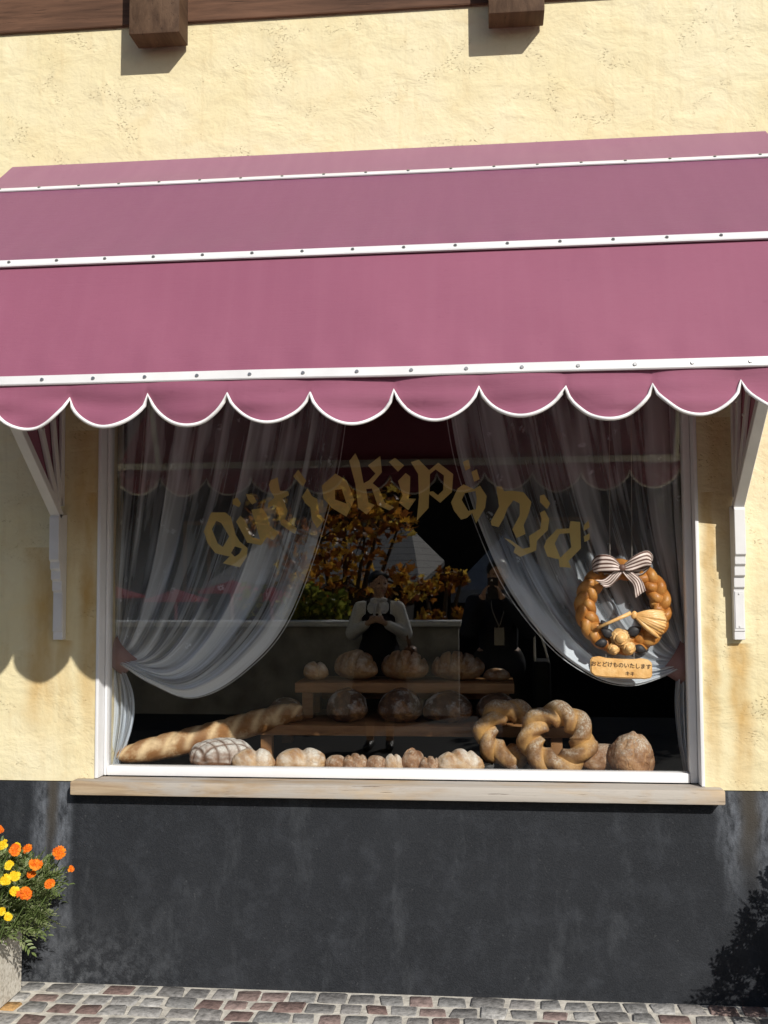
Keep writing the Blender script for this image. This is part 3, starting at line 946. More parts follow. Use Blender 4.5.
# ------------------------------------------------------------------ bread
def loaf(name, label, loc, size, rz=0.0, style='plain', mat='crust_mid', seed=0, group=None, tilt=(0, 0), res=(128, 64), sq=2.3):
    """one risen loaf; size = full length, width, height; base at loc"""
    bm = bmesh.new()
    lay = bm.verts.layers.float.new('score')
    nu, nv = res
    L, W, H = size
    off = Vector((seed*7.3, seed*3.1, seed*1.7))
    rings = []
    for j in range(nv+1):
        th = PI*j/nv
        ring = []
        for i in range(nu):
            ph = 2*PI*i/nu
            x, y, z = math.sin(th)*math.cos(ph), math.sin(th)*math.sin(ph), math.cos(th)
            e = 2/sq
            s = lambda a: math.copysign(abs(a)**e, a)
            d = Vector((s(x), s(y), z if style != 'boule' else z))
            if d.z < 0: d.z *= 0.55
            zside = min(1.0, max(0.0, d.z*3+0.9))
            n1 = noise.noise(d*1.3+off)*0.06+noise.noise(d*3.1+off)*0.035+noise.noise(d*8+off)*0.012
            d *= 1+n1
            score = 0.0
            zz = max(0, d.z)
            if style == 'ridged':          # deep cross cuts along the length
                c = math.cos((d.x*1.0+0.3*d.y+0.2*d.y*d.y)*PI*4.3+seed)
                cut = max(0, c)**4
                d.z -= 0.24*cut*zz; d.y *= 1-0.07*cut
                score = cut*min(1, zz*1.6)*0.7
                d *= 1+0.05*(1-cut)*zz
            elif style == 'ear':
                a = d.y-0.18-0.15*d.x*d.x
                cut = math.exp(-(a/0.10)**2)*(1 if abs(d.x) < 0.75 else 0.2)
                d.z -= 0.16*cut*zz
                d.z += 0.12*math.exp(-((a-0.22)/0.12)**2)*zz
                score = cut*zz
            elif style == 'hatch':
                g = max(math.exp(-(((d.x*1.0+d.y*.5)*2.6 % 1)-0.5)**2/0.012), math.exp(-(((d.y*1.0-d.x*.35)*2.2 % 1)-0.5)**2/0.012))
                d *= 1-0.055*g*zside; score = g*zside
            elif style == 'lobed':         # one long crease splits it into two lobes
                g = math.exp(-((d.x-0.08+0.15*d.y)/0.13)**2)
                d.z -= 0.20*g*zz; d.y *= 1-0.08*g
                score = g*zz*0.35
            elif style == 'trilobe':
                for q in (-0.32, 0.36):
                    g = math.exp(-((d.x-q+0.2*d.y)/0.11)**2)
                    d.z -= 0.20*g*zz; score = max(score, g*zz*0.4)
            elif style == 'cracked':
                r1 = noise.noise(d*2.4+off*2)
                g = math.exp(-(r1/0.05)**2)
                d *= 1-0.035*g
                score = g*0.8
                d.z += 0.25*math.exp(-((d.x+0.1)**2+(d.y+.1)**2)/0.03)*max(0, d.z)*0.6
            v = bm.verts.new((d.x*L/2, d.y*W/2, (d.z+0.5)*H/1.5))
            v[lay] = score
            ring.append(v)
        rings.append(ring)
    for a, b in zip(rings, rings[1:]):
        for i in range(nu):
            bm.faces.new((a[i], b[i], b[(i+1) % nu], a[(i+1) % nu]))
    bmesh.ops.remove_doubles(bm, verts=bm.verts[:], dist=1e-5)
    mz = min(v.co.z for v in bm.verts)
    for v in bm.verts: v.co.z -= mz
    o = obj(name, bm, M[mat], None, True)
    o.location = loc
    o.rotation_euler = (R(tilt[0]), R(tilt[1]), R(rz))
    tag(o, label, 'bread', group)
    return o


def on(px, Y, z):
    p = at(px, 700, Y)
    return Vector((p.x, Y, z))


ZL, ZU, ZD = 0.8535, 1.0035, 0.7125
G1, G2, G3 = 'loaves on the raised bench', 'dark loaves on the low bench', 'breads lined up along the window'
# raised bench
loaf('ridged_loaf', 'ridged loaf on the raised bench, leftmost of the three big ones', on(356, 0.72, ZU), (0.205, 0.145, 0.115), -42, 'ridged', 'crust_mid', 1, G1)
loaf('ridged_loaf', 'ridged loaf in the middle of the raised bench', on(405, 0.72, ZU), (0.21, 0.145, 0.115), -28, 'ridged', 'crust_mid', 2, G1)
loaf('ridged_loaf', 'ridged loaf with floury top, rightmost big one on the raised bench', on(458, 0.72, ZU), (0.225, 0.145, 0.112), -20, 'ridged', 'crust_mid', 3, G1)
loaf('small_lobed_roll', 'small floury two-lobed roll at the left end of the raised bench', on(316, 0.70, ZU), (0.105, 0.09, 0.075), 5, 'lobed', 'crust_pale', 4, G1)
loaf('small_roll', 'small flat roll at the right end of the raised bench', on(497, 0.70, ZU), (0.11, 0.08, 0.05), 10, 'plain', 'crust_mid', 5, G1)
# low bench
loaf('dark_loaf', 'dark floury loaf on the low bench, leftmost of the three', on(347, 0.53, ZL), (0.165, 0.15, 0.125), 20, 'ear', 'crust_dark', 6, G2)
loaf('dark_loaf', 'dark loaf with a raised crust ear, middle of the three on the low bench', on(400, 0.53, ZL), (0.18, 0.155, 0.125), -12, 'ear', 'crust_dark', 7, G2)
loaf('dark_loaf', 'wide dark loaf with a golden front, rightmost of the three on the low bench', on(448, 0.53, ZL), (0.20, 0.15, 0.115), 6, 'ear', 'crust_dark', 8, G2)
loaf('dark_loaf', 'dark loaf half hidden behind the twisted rings on the low bench', on(497, 0.55, ZL), (0.17, 0.15, 0.11), -8, 'ear', 'crust_dark', 9, G2)
loaf('small_dark_loaf', 'small dark round loaf between the baguette tip and the raised bench leg', on(290, 0.50, ZL), (0.11, 0.10, 0.072), 15, 'lobed', 'crust_dark', 10, G2)
loaf('small_dark_loaf', 'small long loaf behind the baguette tip on the low bench', on(286, 0.68, ZL), (0.14, 0.09, 0.075), 8, 'plain', 'crust_dark', 11, G2)
# front row
loaf('hatched_loaf', 'round floury loaf scored with a criss-cross pattern', on(222, 0.24, ZD), (0.245, 0.19, 0.112), 12, 'hatch', 'crust_hatch', 12, G3)
loaf('floury_bun', 'long floury bun in front of the criss-cross loaf', on(254, 0.165, ZD), (0.165, 0.10, 0.088), -4, 'lobed', 'crust_pale', 13, G3)
loaf('floury_bun', 'big floury bun creased in the middle, right of the criss-cross loaf', on(301, 0.18, ZD), (0.195, 0.12, 0.090), 3, 'lobed', 'crust_pale', 14, G3)
loaf('small_roll', 'small low brown roll right of the big creased bun', on(336, 0.17, ZD), (0.085, 0.07, 0.066), 30, 'plain', 'crust_brown', 15, G3)
loaf('knotted_roll', 'brown knotted roll between two small plain rolls', on(355, 0.17, ZD), (0.10, 0.075, 0.072), 8, 'trilobe', 'crust_brown', 16, G3)
loaf('small_roll', 'small pointed brown roll right of the knotted roll', on(376, 0.17, ZD), (0.082, 0.07, 0.066), -20, 'plain', 'crust_brown', 17, G3)
loaf('small_roll', 'small floury white roll left of the upright roll', on(393, 0.17, ZD), (0.075, 0.07, 0.072), 10, 'lobed', 'crust_pale', 18, G3)
loaf('upright_roll', 'taller brown and white roll leaning in the front row', on(410, 0.18, ZD), (0.09, 0.075, 0.088), 50, 'ear', 'crust_brown', 19, G3, (0, 18))
loaf('knotted_roll', 'little golden knotted roll left of the last long bun', on(430, 0.17, ZD), (0.085, 0.07, 0.066), -8, 'trilobe', 'crust_brown', 20, G3)
loaf('floury_bun', 'long white bun just left of the twisted rings', on(459, 0.17, ZD), (0.175, 0.10, 0.090), 4, 'trilobe', 'crust_pale', 21, G3)
loaf('brown_bun', 'brown speckled bun squeezed between front ring and the round loaf', on(601, 0.24, ZD), (0.17, 0.13, 0.105), 10, 'plain', 'crust_brown', 22, G3)
loaf('cracked_round_loaf', 'round brown loaf with a cracked crust, last on the right', on(626, 0.19, ZD), (0.165, 0.15, 0.155), -25, 'cracked', 'crust_brown', 23, G3, (6, 14), sq=2.0)


def ring_bread(name, label, px, Y, rad, thick, tiltx, rz, seed, mat, strands=2, turns=3.5, squash=1.0):
    bm = bmesh.new()
    lay = bm.verts.layers.float.new('score')
    N, S = 220, 24
    allr = []
    for s in range(strands):
        ph = 2*PI*s/strands
        rings = []
        for i in range(N):
            t = 2*PI*i/N
            a = turns*t+ph+seed+0.4*noise.noise(Vector((math.cos(t), math.sin(t), seed)))
            rr = rad+thick*0.31*math.cos(a)
            c = Vector((rr*math.cos(t), thick*0.31*math.sin(a)*0.95, rr*math.sin(t)*squash))
            tg = Vector((-math.sin(t), 0, math.cos(t)))
            o1 = Vector((math.cos(t), 0, math.sin(t))); o2 = Vector((0, 1, 0))
            w = thick*(0.72+0.14*noise.noise(Vector((1.5*math.cos(t), 1.5*math.sin(t), seed+s*3)))+0.04*math.cos(2*a))
            ring = []
            for k in range(S):
                b = 2*PI*k/S
                d = o1*math.cos(b)+o2*math.sin(b)
                n = 1+0.07*noise.noise(c*14+d+Vector((seed, s*5, 0)))+0.025*noise.noise(c*45+d*2)
                v = bm.verts.new(c+d*w*n)
                v[lay] = max(0.0, min(1.0, 0.5-1.1*(math.cos(b)*math.cos(a)+math.sin(b)*math.sin(a))))*0.9
                ring.append(v)
            rings.append(ring)
        closing = int(round(turns*2)) % 2            # an odd half turn joins one strand to the other
        for i in range(N-1):
            A, B = rings[i], rings[i+1]
            for k in range(S): bm.faces.new((A[k], A[(k+1) % S], B[(k+1) % S], B[k]))
        allr.append(rings)
    for s in range(strands):
        A, B = allr[s][-1], allr[(s+closing) % strands][0]
        for k in range(S): bm.faces.new((A[k], A[(k+1) % S], B[(k+1) % S], B[k]))
    bmesh.ops.recalc_face_normals(bm, faces=bm.faces[:])
    b2 = Matrix.Rotation(R(tiltx), 4, 'X')
    bm.transform(b2)
    mz = min(v.co.z for v in bm.verts)
    for v in bm.verts: v.co.z -= mz
    o = obj(name, bm, M[mat], None, True)
    o.location = on(px, Y, ZD); o.rotation_euler = (0, 0, R(rz))
    tag(o, label, 'bread', 'twisted ring breads standing in the window')
    return o


ring_bread('twisted_ring_bread', 'big twisted ring bread standing in front of the other ring', 556, 0.20, 0.094, 0.0490, -12, -8, 0.9, 'crust_ring', 2, 3.5, 0.95)
ring_bread('twisted_ring_bread', 'twisted ring bread partly hidden behind the front ring', 510, 0.29, 0.094, 0.0470, -14, 14, 2.2, 'crust_ring', 2, 3.5, 0.92)

# long baguette leaning from the deck up to the low bench
A_, B_ = at(116, 757, 0.19), at(303, 708, 0.50)
A_.z = max(A_.z, ZD+0.044)
bm = bmesh.new()
lay = bm.verts.layers.float.new('score')
n, S = 170, 26
axis = (B_-A_); ln = axis.length; ax = axis.normalized()
upv = (Vector((0, 0, 1))-ax*ax.z).normalized(); sd = ax.cross(upv)
fv = (upv*0.85-sd*0.0 + Vector((0, -0.6, 0))).normalized(); fv = (fv-ax*fv.dot(ax)).normalized(); sv = ax.cross(fv)
rings = []
for i in range(n):
    t = i/(n-1)
    r_ = 0.048*(max(0.0, 1-(2*t-1)**6))**0.5*(0.93+0.12*math.sin(PI*t))
    r_ = max(r_, 0.002)
    c = A_+axis*t+upv*(-0.012*math.sin(PI*t))
    ring = []
    for k in range(S):
        b = 2*PI*k/S
        fx, fy = math.cos(b), math.sin(b)
        ph_ = ((t*ln/0.088)+fy*0.55) % 1
        cut = math.exp(-((ph_-0.5)/0.17)**2)*max(0, fx+0.05)**0.4
        lip_ = math.exp(-((ph_-0.75)/0.10)**2)*max(0, fx-0.1)
        nn_ = 1+0.03*noise.noise(Vector((t*16, fx*1.2, fy*1.2)))-0.09*cut+0.045*lip_
        v = bm.verts.new(c+(fv*fx+sv*fy)*r_*nn_)
        v[lay] = min(1, cut*1.1)
        ring.append(v)
    rings.append(ring)
for a, b in zip(rings, rings[1:]):
    for k in range(S): bm.faces.new((a[k], a[(k+1) % S], b[(k+1) % S], b[k]))
bm.faces.new(rings[0][::-1]); bm.faces.new(rings[-1])
bmesh.ops.recalc_face_normals(bm, faces=bm.faces[:])
o = obj('baguette', bm, M['crust_baguette'], None, True)
rebase(o, A_); tag(o, 'very long slashed baguette leaning up from the left corner onto the bench', 'bread')

# ------------------------------------------------------------------ hanging bread wreath
WY = 0.125
wc = at(623, 607, WY)
wr = empty('bread_wreath', wc)
tag(wr, 'glazed braided bread wreath with striped bow hanging in the window', 'wreath')
RW = 0.134
bm = bmesh.new()
bm.verts.layers.float.new('score')
N, S = 240, 14
for s in range(3):
    pts, rad = [], []
    for i in range(N):
        t = 2*PI*i/N
        a = 6*t + 2*PI*s/3
        rr = RW+0.0215*math.sin(a)
        y = 0.012*math.sin(2*a)
        pts.append(Vector((wc.x+rr*math.cos(t), WY-y, wc.z+rr*math.sin(t))))
        rad.append(0.0205*(1+0.10*math.cos(2*a)))
    tube(bm, pts, rad, S, closed=True, flat=0.95)
bmesh.ops.recalc_face_normals(bm, faces=bm.faces[:])
obj('braid', bm, M['glaze'], wr, True)

# bow
def ribbon(bm, pts, width, wdir, uvl, wob=0.0):
    pts = [Vector(p) for p in pts]
    prev = None
    for i, p in enumerate(pts):
        w = width[i] if isinstance(width, list) else width
        wd = wdir[i] if isinstance(wdir, list) else wdir
        wd = wd.normalized()
        row = [bm.verts.new(p+wd*w*(j/6-0.5)+Vector((0, -0.006*math.sin(j*PI/3+i*0.7)*wob, 0))) for j in range(7)]
        if prev:
            for j in range(6):
                f = bm.faces.new((prev[0][j], row[j], row[j+1], prev[0][j+1]))
                for lp, (uu, vv) in zip(f.loops, ((prev[1], j/6), (i/10, j/6), (i/10, (j+1)/6), (prev[1], (j+1)/6))): lp[uvl].uv = (uu, vv)
        prev = (row, i/10)


bm = bmesh.new()
uvl = bm.loops.layers.uv.new('UVMap')
kn = at(622, 568, WY-0.045)
for sg in (-1, 1):
    loop_ = spline([kn, kn+Vector((sg*0.034, -0.022, 0.016)), kn+Vector((sg*0.082, -0.016, 0.024+0.008*sg)), kn+Vector((sg*0.104, 0.0, 0.010+0.010*sg)), kn+Vector((sg*0.08, 0.014, 0.002)), kn+Vector((sg*0.035, 0.012, 0.000)), kn+Vector((0, 0.004, 0))], 22)
    ws = [0.014+0.048*math.sin(PI*min(1, i/11 if i < 11 else (21-i)/10))**0.8 for i in range(22)]
    ribbon(bm, loop_, ws, Vector((sg*0.25, 0, 1)), uvl, 0.8)
    tl = spline([kn, kn+Vector((sg*0.022, -0.012, -0.022)), kn+Vector((sg*0.050, -0.006, -0.050)), kn+Vector((sg*0.070-0.01, -0.010, -0.074-0.02*sg))], 12)
    ribbon(bm, tl, [0.012+0.034*(i/11)**0.7 for i in range(12)], Vector((1, 0, sg*0.75)), uvl, 0.6)
b2 = bmesh.new(); b2.loops.layers.uv.new('UVMap')
bmesh.ops.create_uvsphere(b2, u_segments=16, v_segments=10, radius=0.012)
b2.transform(Matrix.Translation(kn+Vector((0, -0.010, 0))) @ Matrix.Diagonal((1.0, 0.8, 1.1, 1)))
join(bm, b2)
o = obj('bow', bm, M['ribbon'], wr, True)
md = o.modifiers.new('thick', 'SOLIDIFY'); md.thickness = 0.0012

# cords up to the rail
for x, px in ((0, 609), (1, 631)):
    top = at(px+1, 372, WY); top.z = 2.43
    bm = bmesh.new(); tube(bm, [at(px+1, 566, WY-0.005), top], 0.0011, 5); obj('hanging_cord', bm, M['cord'], wr)

# dough broom lying across the wreath
bm = bmesh.new()
h0, h1 = at(597, 628, WY-0.042), at(631, 613, WY-0.05)
tube(bm, [h0, h0.lerp(h1, 0.5), h1], [0.0058, 0.0062, 0.0075], 12)
br_ = obj('broom_handle', bm, M['glaze_light'], wr, True)
bm = bmesh.new()
bd = at(634, 615, WY-0.05)
b2 = bmesh.new(); bmesh.ops.create_uvsphere(b2, u_segments=16, v_segments=10, radius=0.014)
join(bm, b2, None, Matrix.Translation(bd) @ Matrix.Rotation(R(15), 4, 'Y') @ Matrix.Diagonal((0.8, 0.8, 1.05, 1)))
for i in range(15):
    f = i/14
    e = at(664+5*math.sin(f*PI)-6*f, 612+26*f+2*math.sin(i*2.1), WY-0.040-0.012*math.sin(f*PI)-0.005*(i % 2))
    mid = bd.lerp(e, 0.5)+Vector((0, -0.006, 0.010*(0.5-f)))
    tube(bm, spline([bd, mid, e], 9), [0.004, 0.006, 0.0075, 0.0085, 0.0088, 0.0088, 0.008, 0.0066, 0.003], 8)
obj('broom_bristles', bm, M['glaze_light'], wr, True)

# dough roses and leaves at the foot of the wreath
def rose(c, r, seed):
    bm = bmesh.new()
    rr = random.Random(seed)
    b2 = bmesh.new(); bmesh.ops.create_uvsphere(b2, u_segments=14, v_segments=9, radius=r*0.42)
    join(bm, b2, None, Matrix.Translation(c+Vector((0, -r*0.45, 0))) @ Matrix.Diagonal((1, 1.1, 1, 1)))
    for ringi, (n_, rad, yy, tl) in enumerate(((4, 0.42, -0.50, 0.15), (5, 0.68, -0.30, 0.45), (6, 0.92, -0.08, 0.8))):
        for k in range(n_):
            a = 2*PI*(k+0.37*ringi)/n_+rr.uniform(-.15, .15)
            rows = []
            for i in range(7):
                u = (i/6-0.5)*1.9*PI/n_*1.35
                prow = []
                for j in range(5):
                    v = j/4
                    q = r*(0.30*rad+(0.75*rad)*v**0.8*(1-0.18*(2*i/6-1)**2))
                    aa = a+u
                    y = yy*r-r*0.28*math.sin(v*PI*0.6)*(1-tl)+r*0.20*v*tl
                    prow.append(bm.verts.new(c+Vector((q*math.cos(aa), y-0.02*r*math.cos(i), q*math.sin(aa)))))
                rows.append(prow)
            for A, B in zip(rows, rows[1:]):
                for j in range(4): bm.faces.new((A[j], A[j+1], B[j+1], B[j]))
    o = obj('dough_rose', bm, M['glaze_light'], wr, True)
    md = o.modifiers.new('thick', 'SOLIDIFY'); md.thickness = r*0.12; md.offset = 0
    return o


rose(at(620, 638, WY-0.038), 0.036, 1)
rose(at(613.5, 649, WY-0.042), 0.022, 2)
rose(at(628.5, 648, WY-0.042), 0.026, 3)
for (px, py, ang, ln_) in ((607, 633, 150, 0.045), (634, 631, 25, 0.05), (601, 643, 190, 0.04), (640, 649, -20, 0.04), (604, 625, 120, 0.034)):
    c = at(px, py, WY-0.030)
    bm = bmesh.new()
    d = Vector((math.cos(R(ang)), 0, math.sin(R(ang)))); w = Vector((-d.z, 0, d.x))
    rows = []
    for i in range(9):
        t = i/8
        wd = 0.36*ln_*math.sin(PI*t**0.8)
        rows.append([bm.verts.new(c+d*ln_*(t-0.5)+w*wd*s+Vector((0, -0.006*(1-abs(s))-0.004*math.sin(PI*t), 0))) for s in (-1, -0.5, 0, 0.5, 1)])
    for A, B in zip(rows, rows[1:]):
        for j in range(4): bm.faces.new((A[j], A[j+1], B[j+1], B[j]))
    bmesh.ops.remove_doubles(bm, verts=bm.verts[:], dist=1e-6)
    o = obj('dough_leaf', bm, M['leaf_dough'], wr, True)
    md = o.modifiers.new('thick', 'SOLIDIFY'); md.thickness = 0.004

# sign of baked dough hanging under the wreath
sg_c = at(619.5, 666.5, WY)
sign = empty('dough_sign', sg_c, 0)
tag(sign, 'small baked dough plaque with brown handwriting hanging under the wreath', 'sign')
bm = bmesh.new()
poly = []
for i in range(64):
    a = 2*PI*i/64
    s = lambda q, e: math.copysign(abs(q)**e, q)
    poly.append((sg_c.x+0.107*s(math.cos(a), 0.32), sg_c.z+0.037*s(math.sin(a), 0.42)+0.003*noise.noise(Vector((i*0.25, 3, 0)))-0.012*(s(math.cos(a), .32))*0.5
                 - (0.007*math.exp(-((math.cos(a)+0.05)/0.22)**2) if math.sin(a) > 0 else 0)))
prism(bm, poly, WY-0.052, WY-0.036)
bmesh.ops.bevel(bm, geom=[e for e in bm.edges if abs(e.verts[0].co.y-e.verts[1].co.y) < 1e-6 and e.verts[0].co.y < WY-0.05], offset=0.004, segments=3, affect='EDGES')
plaque = obj('plaque', bm, M['glaze_light'], sign, True, angle=40)
for body, size, px, py in (('おとどけものいたします', 0.0190, 621, 665.5), ('キキ', 0.0165, 630, 674)):
    tc = bpy.data.curves.new('writing_curve', 'FONT')
    tc.body = body; tc.size = size; tc.align_x = 'CENTER'; tc.align_y = 'CENTER'; tc.extrude = 0.0003; tc.offset = 0.00035
    p = at(px, py, WY-0.0525)
    b = curve_bm(tc, Matrix.Translation(p) @ Matrix.Rotation(R(3.2), 4, 'Y') @ XZ)
    obj('handwriting', b, M['ink'], plaque)
for px in (606, 634):
    bm = bmesh.new(); tube(bm, [at(px, 646, WY-0.02), at(px, 662, WY-0.044)], 0.001, 5); obj('hanging_cord', bm, M['cord'], sign)

# ------------------------------------------------------------------ paving in front of the shop
bm = bmesh.new()
rr = random.Random(11)
y = -0.012
row = 0
while y > -2.6:
    d = rr.uniform(0.082, 0.104)
    if row == 0: d = 0.088
    x = -3.1+rr.uniform(-0.1, 0)
    while x < 2.4:
        w = rr.uniform(0.082, 0.112)
        if rr.random() < 0.06: w *= 1.25
        g = rr.uniform(0.010, 0.018)
        skew = 0.010*noise.noise(Vector((x*0.8, y*0.8, 0)))
        cx, cy = x+w/2, y-d/2+0.010*noise.noise(Vector((x*0.6, row*0.4, 4)))+skew
        hw, hd = w/2-g/2, d/2-g/2
        zt = 0.0+rr.uniform(-0.003, 0.003)
        tx, ty = rr.uniform(-.02, .02), rr.uniform(-.02, .02)
        out = []
        for (sx, sy) in ((-1, -1), (1, -1), (1, 1), (-1, 1)):
            jx, jy = rr.uniform(-.007, .007), rr.uniform(-.007, .007)
            c = rr.uniform(0.06, 0.16)
            px_, py_ = sx*hw+jx, sy*hd+jy
            if sx*sy > 0: out += [(px_, py_-sy*hd*c), (px_-sx*hw*c, py_)]
            else: out += [(px_-sx*hw*c, py_), (px_, py_-sy*hd*c)]
        rings = []
        for (f, z) in ((1.0, -0.05), (1.0, -0.007), (0.98, -0.0022), (0.93, 0.0)):
            rings.append([bm.verts.new((cx+a*f, min(cy+b*f, -0.006), z+zt+(a*tx+b*ty if z > -0.04 else 0))) for a, b in out])
        n = len(out)
        for A, B in zip(rings, rings[1:]):
            for k in range(n): bm.faces.new((A[k], A[(k+1) % n], B[(k+1) % n], B[k]))
        bm.faces.new(rings[-1])
        x += w
    y -= d
    row += 1
tag(obj('paving', bm, M['sett'], None, True, angle=50), kind='structure')
bm = bmesh.new()
def plane(bm, x0, x1, y0, y1, z):
    bm.faces.new([bm.verts.new(p) for p in ((x0, y0, z), (x1, y0, z), (x1, y1, z), (x0, y1, z))])
plane(bm, -3.3, 2.6, -2.75, -0.004, -0.0045)
tag(obj('paving_bed', bm, M['grout'], None), kind='structure')


def mat_street():
    t = NT('street_setts')
    c = t.co()
    b = t.n('TexBrick'); t.set(b, 'Vector', c)
    b.inputs['Color1'].default_value = (0.036, 0.035, 0.034, 1); b.inputs['Color2'].default_value = (0.026, 0.024, 0.024, 1); b.inputs['Mortar'].default_value = (0.03, 0.029, 0.027, 1)
    b.inputs['Scale'].default_value = 5; b.inputs['Brick Width'].default_value = 0.55; b.inputs['Row Height'].default_value = 0.47; b.inputs['Mortar Size'].default_value = 0.03
    n = t.noise(c, 30, 5)
    return t.surf(t.bsdf(t.mix(0.4, b.outputs['Color'], t.ramp(n, [(0.3, (0.02, 0.019, 0.019)), (0.7, (0.038, 0.037, 0.035))])), 0.85, t.bump(n, 0.5, 0.01), 0.2))


M['street'] = mat_street()
bm = bmesh.new(); box(bm, -40, 30, -7.35, -2.75, -2.0, -0.012); box(bm, -40, -3.3, -2.749, -0.005, -2.0, -0.0125); box(bm, 2.6, 30, -2.749, -0.005, -2.0, -0.0125)
tag(obj('street', bm, M['street'], None), kind='structure')
bm = bmesh.new()
plane(bm, -400, 400, -400, 400, -1.75)
tag(obj('lower_ground', bm, simple('trodden_ground', (0.12, 0.105, 0.085), 0.95, 0.1, 0, 0.3, 0.6), None), kind='structure')

# ------------------------------------------------------------------ marigold planters
def sprig(bm, base, d, ln_, r):
    """one feathery marigold leaf: a rib with paired narrow leaflets"""
    d = d.normalized()
    side = d.cross(Vector((0, 0, 1)))
    side = side.normalized() if side.length > 0.1 else Vector((1, 0, 0))
    upn = side.cross(d).normalized()
    roll = Quaternion(d, r.uniform(-0.7, 0.7)); side = roll @ side; upn = roll @ upn
    nl = r.choice((3, 4, 4))
    for i in range(nl+1):
        t = (i+0.6)/(nl+0.6)
        c = base+d*ln_*t-Vector((0, 0, 0.25*ln_*t*t))
        for sg in ((-1, 1) if i < nl else (0,)):
            dd = (d*(0.75 if sg else 1)+side*sg*0.85+upn*0.15).normalized()
            l = ln_*(0.50-0.16*abs(t-0.45))*r.uniform(0.85, 1.15)
            wv = dd.cross(upn).normalized()*l*0.185
            tip = c+dd*l-Vector((0, 0, 0.12*l))
            m1 = c+dd*l*0.35; m2 = c+dd*l*0.7
            k = upn*l*0.05
            vs = [bm.verts.new(q) for q in (c, m1+wv+k, m2+wv*0.8+k, tip, m2-wv*0.8+k, m1-wv+k, m1-k*0.5, m2-k*0.5)]
            bm.faces.new((vs[0], vs[1], vs[6])); bm.faces.new((vs[1], vs[2], vs[7], vs[6])); bm.faces.new((vs[2], vs[3], vs[7]))
            bm.faces.new((vs[0], vs[6], vs[5])); bm.faces.new((vs[6], vs[7], vs[4], vs[5])); bm.faces.new((vs[7], vs[3], vs[4]))


def flower_bm(r, full=True):
    bm = bmesh.new()
    for ri, (n_, rad, lift) in enumerate(((11, 1.0, 0.10), (10, 0.82, 0.32), (8, 0.58, 0.5), (6, 0.34, 0.62)) if full else ((8, 1.0, 0.15), (7, 0.7, 0.35), (5, 0.4, 0.5))):
        for k in range(n_):
            a = 2*PI*(k+r.uniform(-.25, .25))/n_+ri*0.4
            L = rad*r.uniform(0.72, 1.16)
            ca, sa = math.cos(a), math.sin(a)
            rows = []
            for i in range(4):
                t = i/3
                hw = L*(0.10+0.26*t)*(1.15 if full else 1.25)
                z = lift*(0.25+0.9*t-0.75*t*t)+0.09*math.sin(i*2+k*1.9)
                row_ = []
                for j, s in enumerate((-1, -0.5, 0, 0.5, 1)):
                    q = L*t*(1-0.10*s*s*(t > 0.9))+(0.06*(-1)**j*L if t > 0.9 else 0)
                    row_.append(bm.verts.new((ca*q-sa*hw*s, sa*q+ca*hw*s, z+0.06*s*s*t+0.035*(-1)**j*t)))
                rows.append(row_)
            for A, B in zip(rows, rows[1:]):
                for j in range(4): bm.faces.new((A[j], A[j+1], B[j+1], B[j]))
    b2 = bmesh.new()                                # green calyx
    bmesh.ops.create_cone(b2, cap_ends=True, segments=10, radius1=0.16, radius2=0.42, depth=0.55)
    join(bm, b2, 1, Matrix.Translation((0, 0, -0.26)))
    return bm


def marigold(label, loc, clumps, flowers, seed, nsprig):
    r = random.Random(seed)
    rt_ = empty('marigold_plant', loc); tag(rt_, label, 'plant')
    bm = bmesh.new()
    wsum = sum(c[3]**2 for c in clumps)
    for (cx, cy, cz, cr) in clumps:
        for _ in range(int(nsprig*cr*cr/wsum)):
            d = Vector((r.gauss(0, 1), r.gauss(0, 1), r.gauss(0.35, 0.8))).normalized()
            q = cr*r.uniform(0.35, 1.0)**0.6
            p = Vector((cx, cy, cz))+Vector((d.x*q, d.y*q, d.z*q*0.85))
            if p.z < 0.235: p.z = 0.235+r.uniform(0, 0.05)
            p.y = min(p.y, -0.03)
            dd = (d+Vector((r.uniform(-.5, .5), r.uniform(-.5, .5), r.uniform(-.1, .7)))).normalized()
            ll = r.uniform(0.030, 0.058)
            if p.y+dd.y*ll > -0.012: dd.y = -abs(dd.y)
            sprig(bm, p, dd, ll, r)
    obj('foliage', bm, M['foliage'], rt_)
    bm = bmesh.new()
    for (cx, cy, cz, cr) in clumps:
        for _ in range(9):
            d = Vector((r.gauss(0, 1), r.gauss(0, 1), abs(r.gauss(0.6, 0.6)))).normalized()
            e = Vector((cx, min(cy, -.08), cz))+d*cr*0.85; e.y = min(e.y, -0.03)
            b = Vector((loc[0]+(cx-loc[0])*0.55+r.uniform(-.05, .05), cy*0.8-0.05, 0.19))
            tube(bm, spline([b, b.lerp(e, 0.55)+Vector((0, 0, 0.03)), e], 7), [0.004, 0.0037, 0.0033, 0.003, 0.0026, 0.002, 0.0014], 5)
    for (p, rad, colr, dv) in flowers:
        dn = Vector(dv).normalized()
        b = Vector((p.x*0.8+loc[0]*0.2, min(p.y*0.9, -.05), max(0.2, p.z-0.16)))
        tube(bm, spline([b, p-dn*0.05, p-dn*rad*0.4], 6), 0.002, 5)
    obj('stems', bm, M['stem'], rt_, True)
    for (p, rad, colr, dv) in flowers:
        b = flower_bm(r, r.random() < 0.75)
        q = Vector(dv).normalized().to_track_quat('Z', 'Y').to_matrix().to_4x4()
        b.transform(Matrix.Translation(p) @ q @ Matrix.Rotation(r.uniform(0, 6), 4, 'Z') @ Matrix.Scale(rad, 4))
        obj('flower', b, [M['petal_orange' if colr == 'o' else 'petal_yellow'], M['stem']], rt_, True)
    return rt_


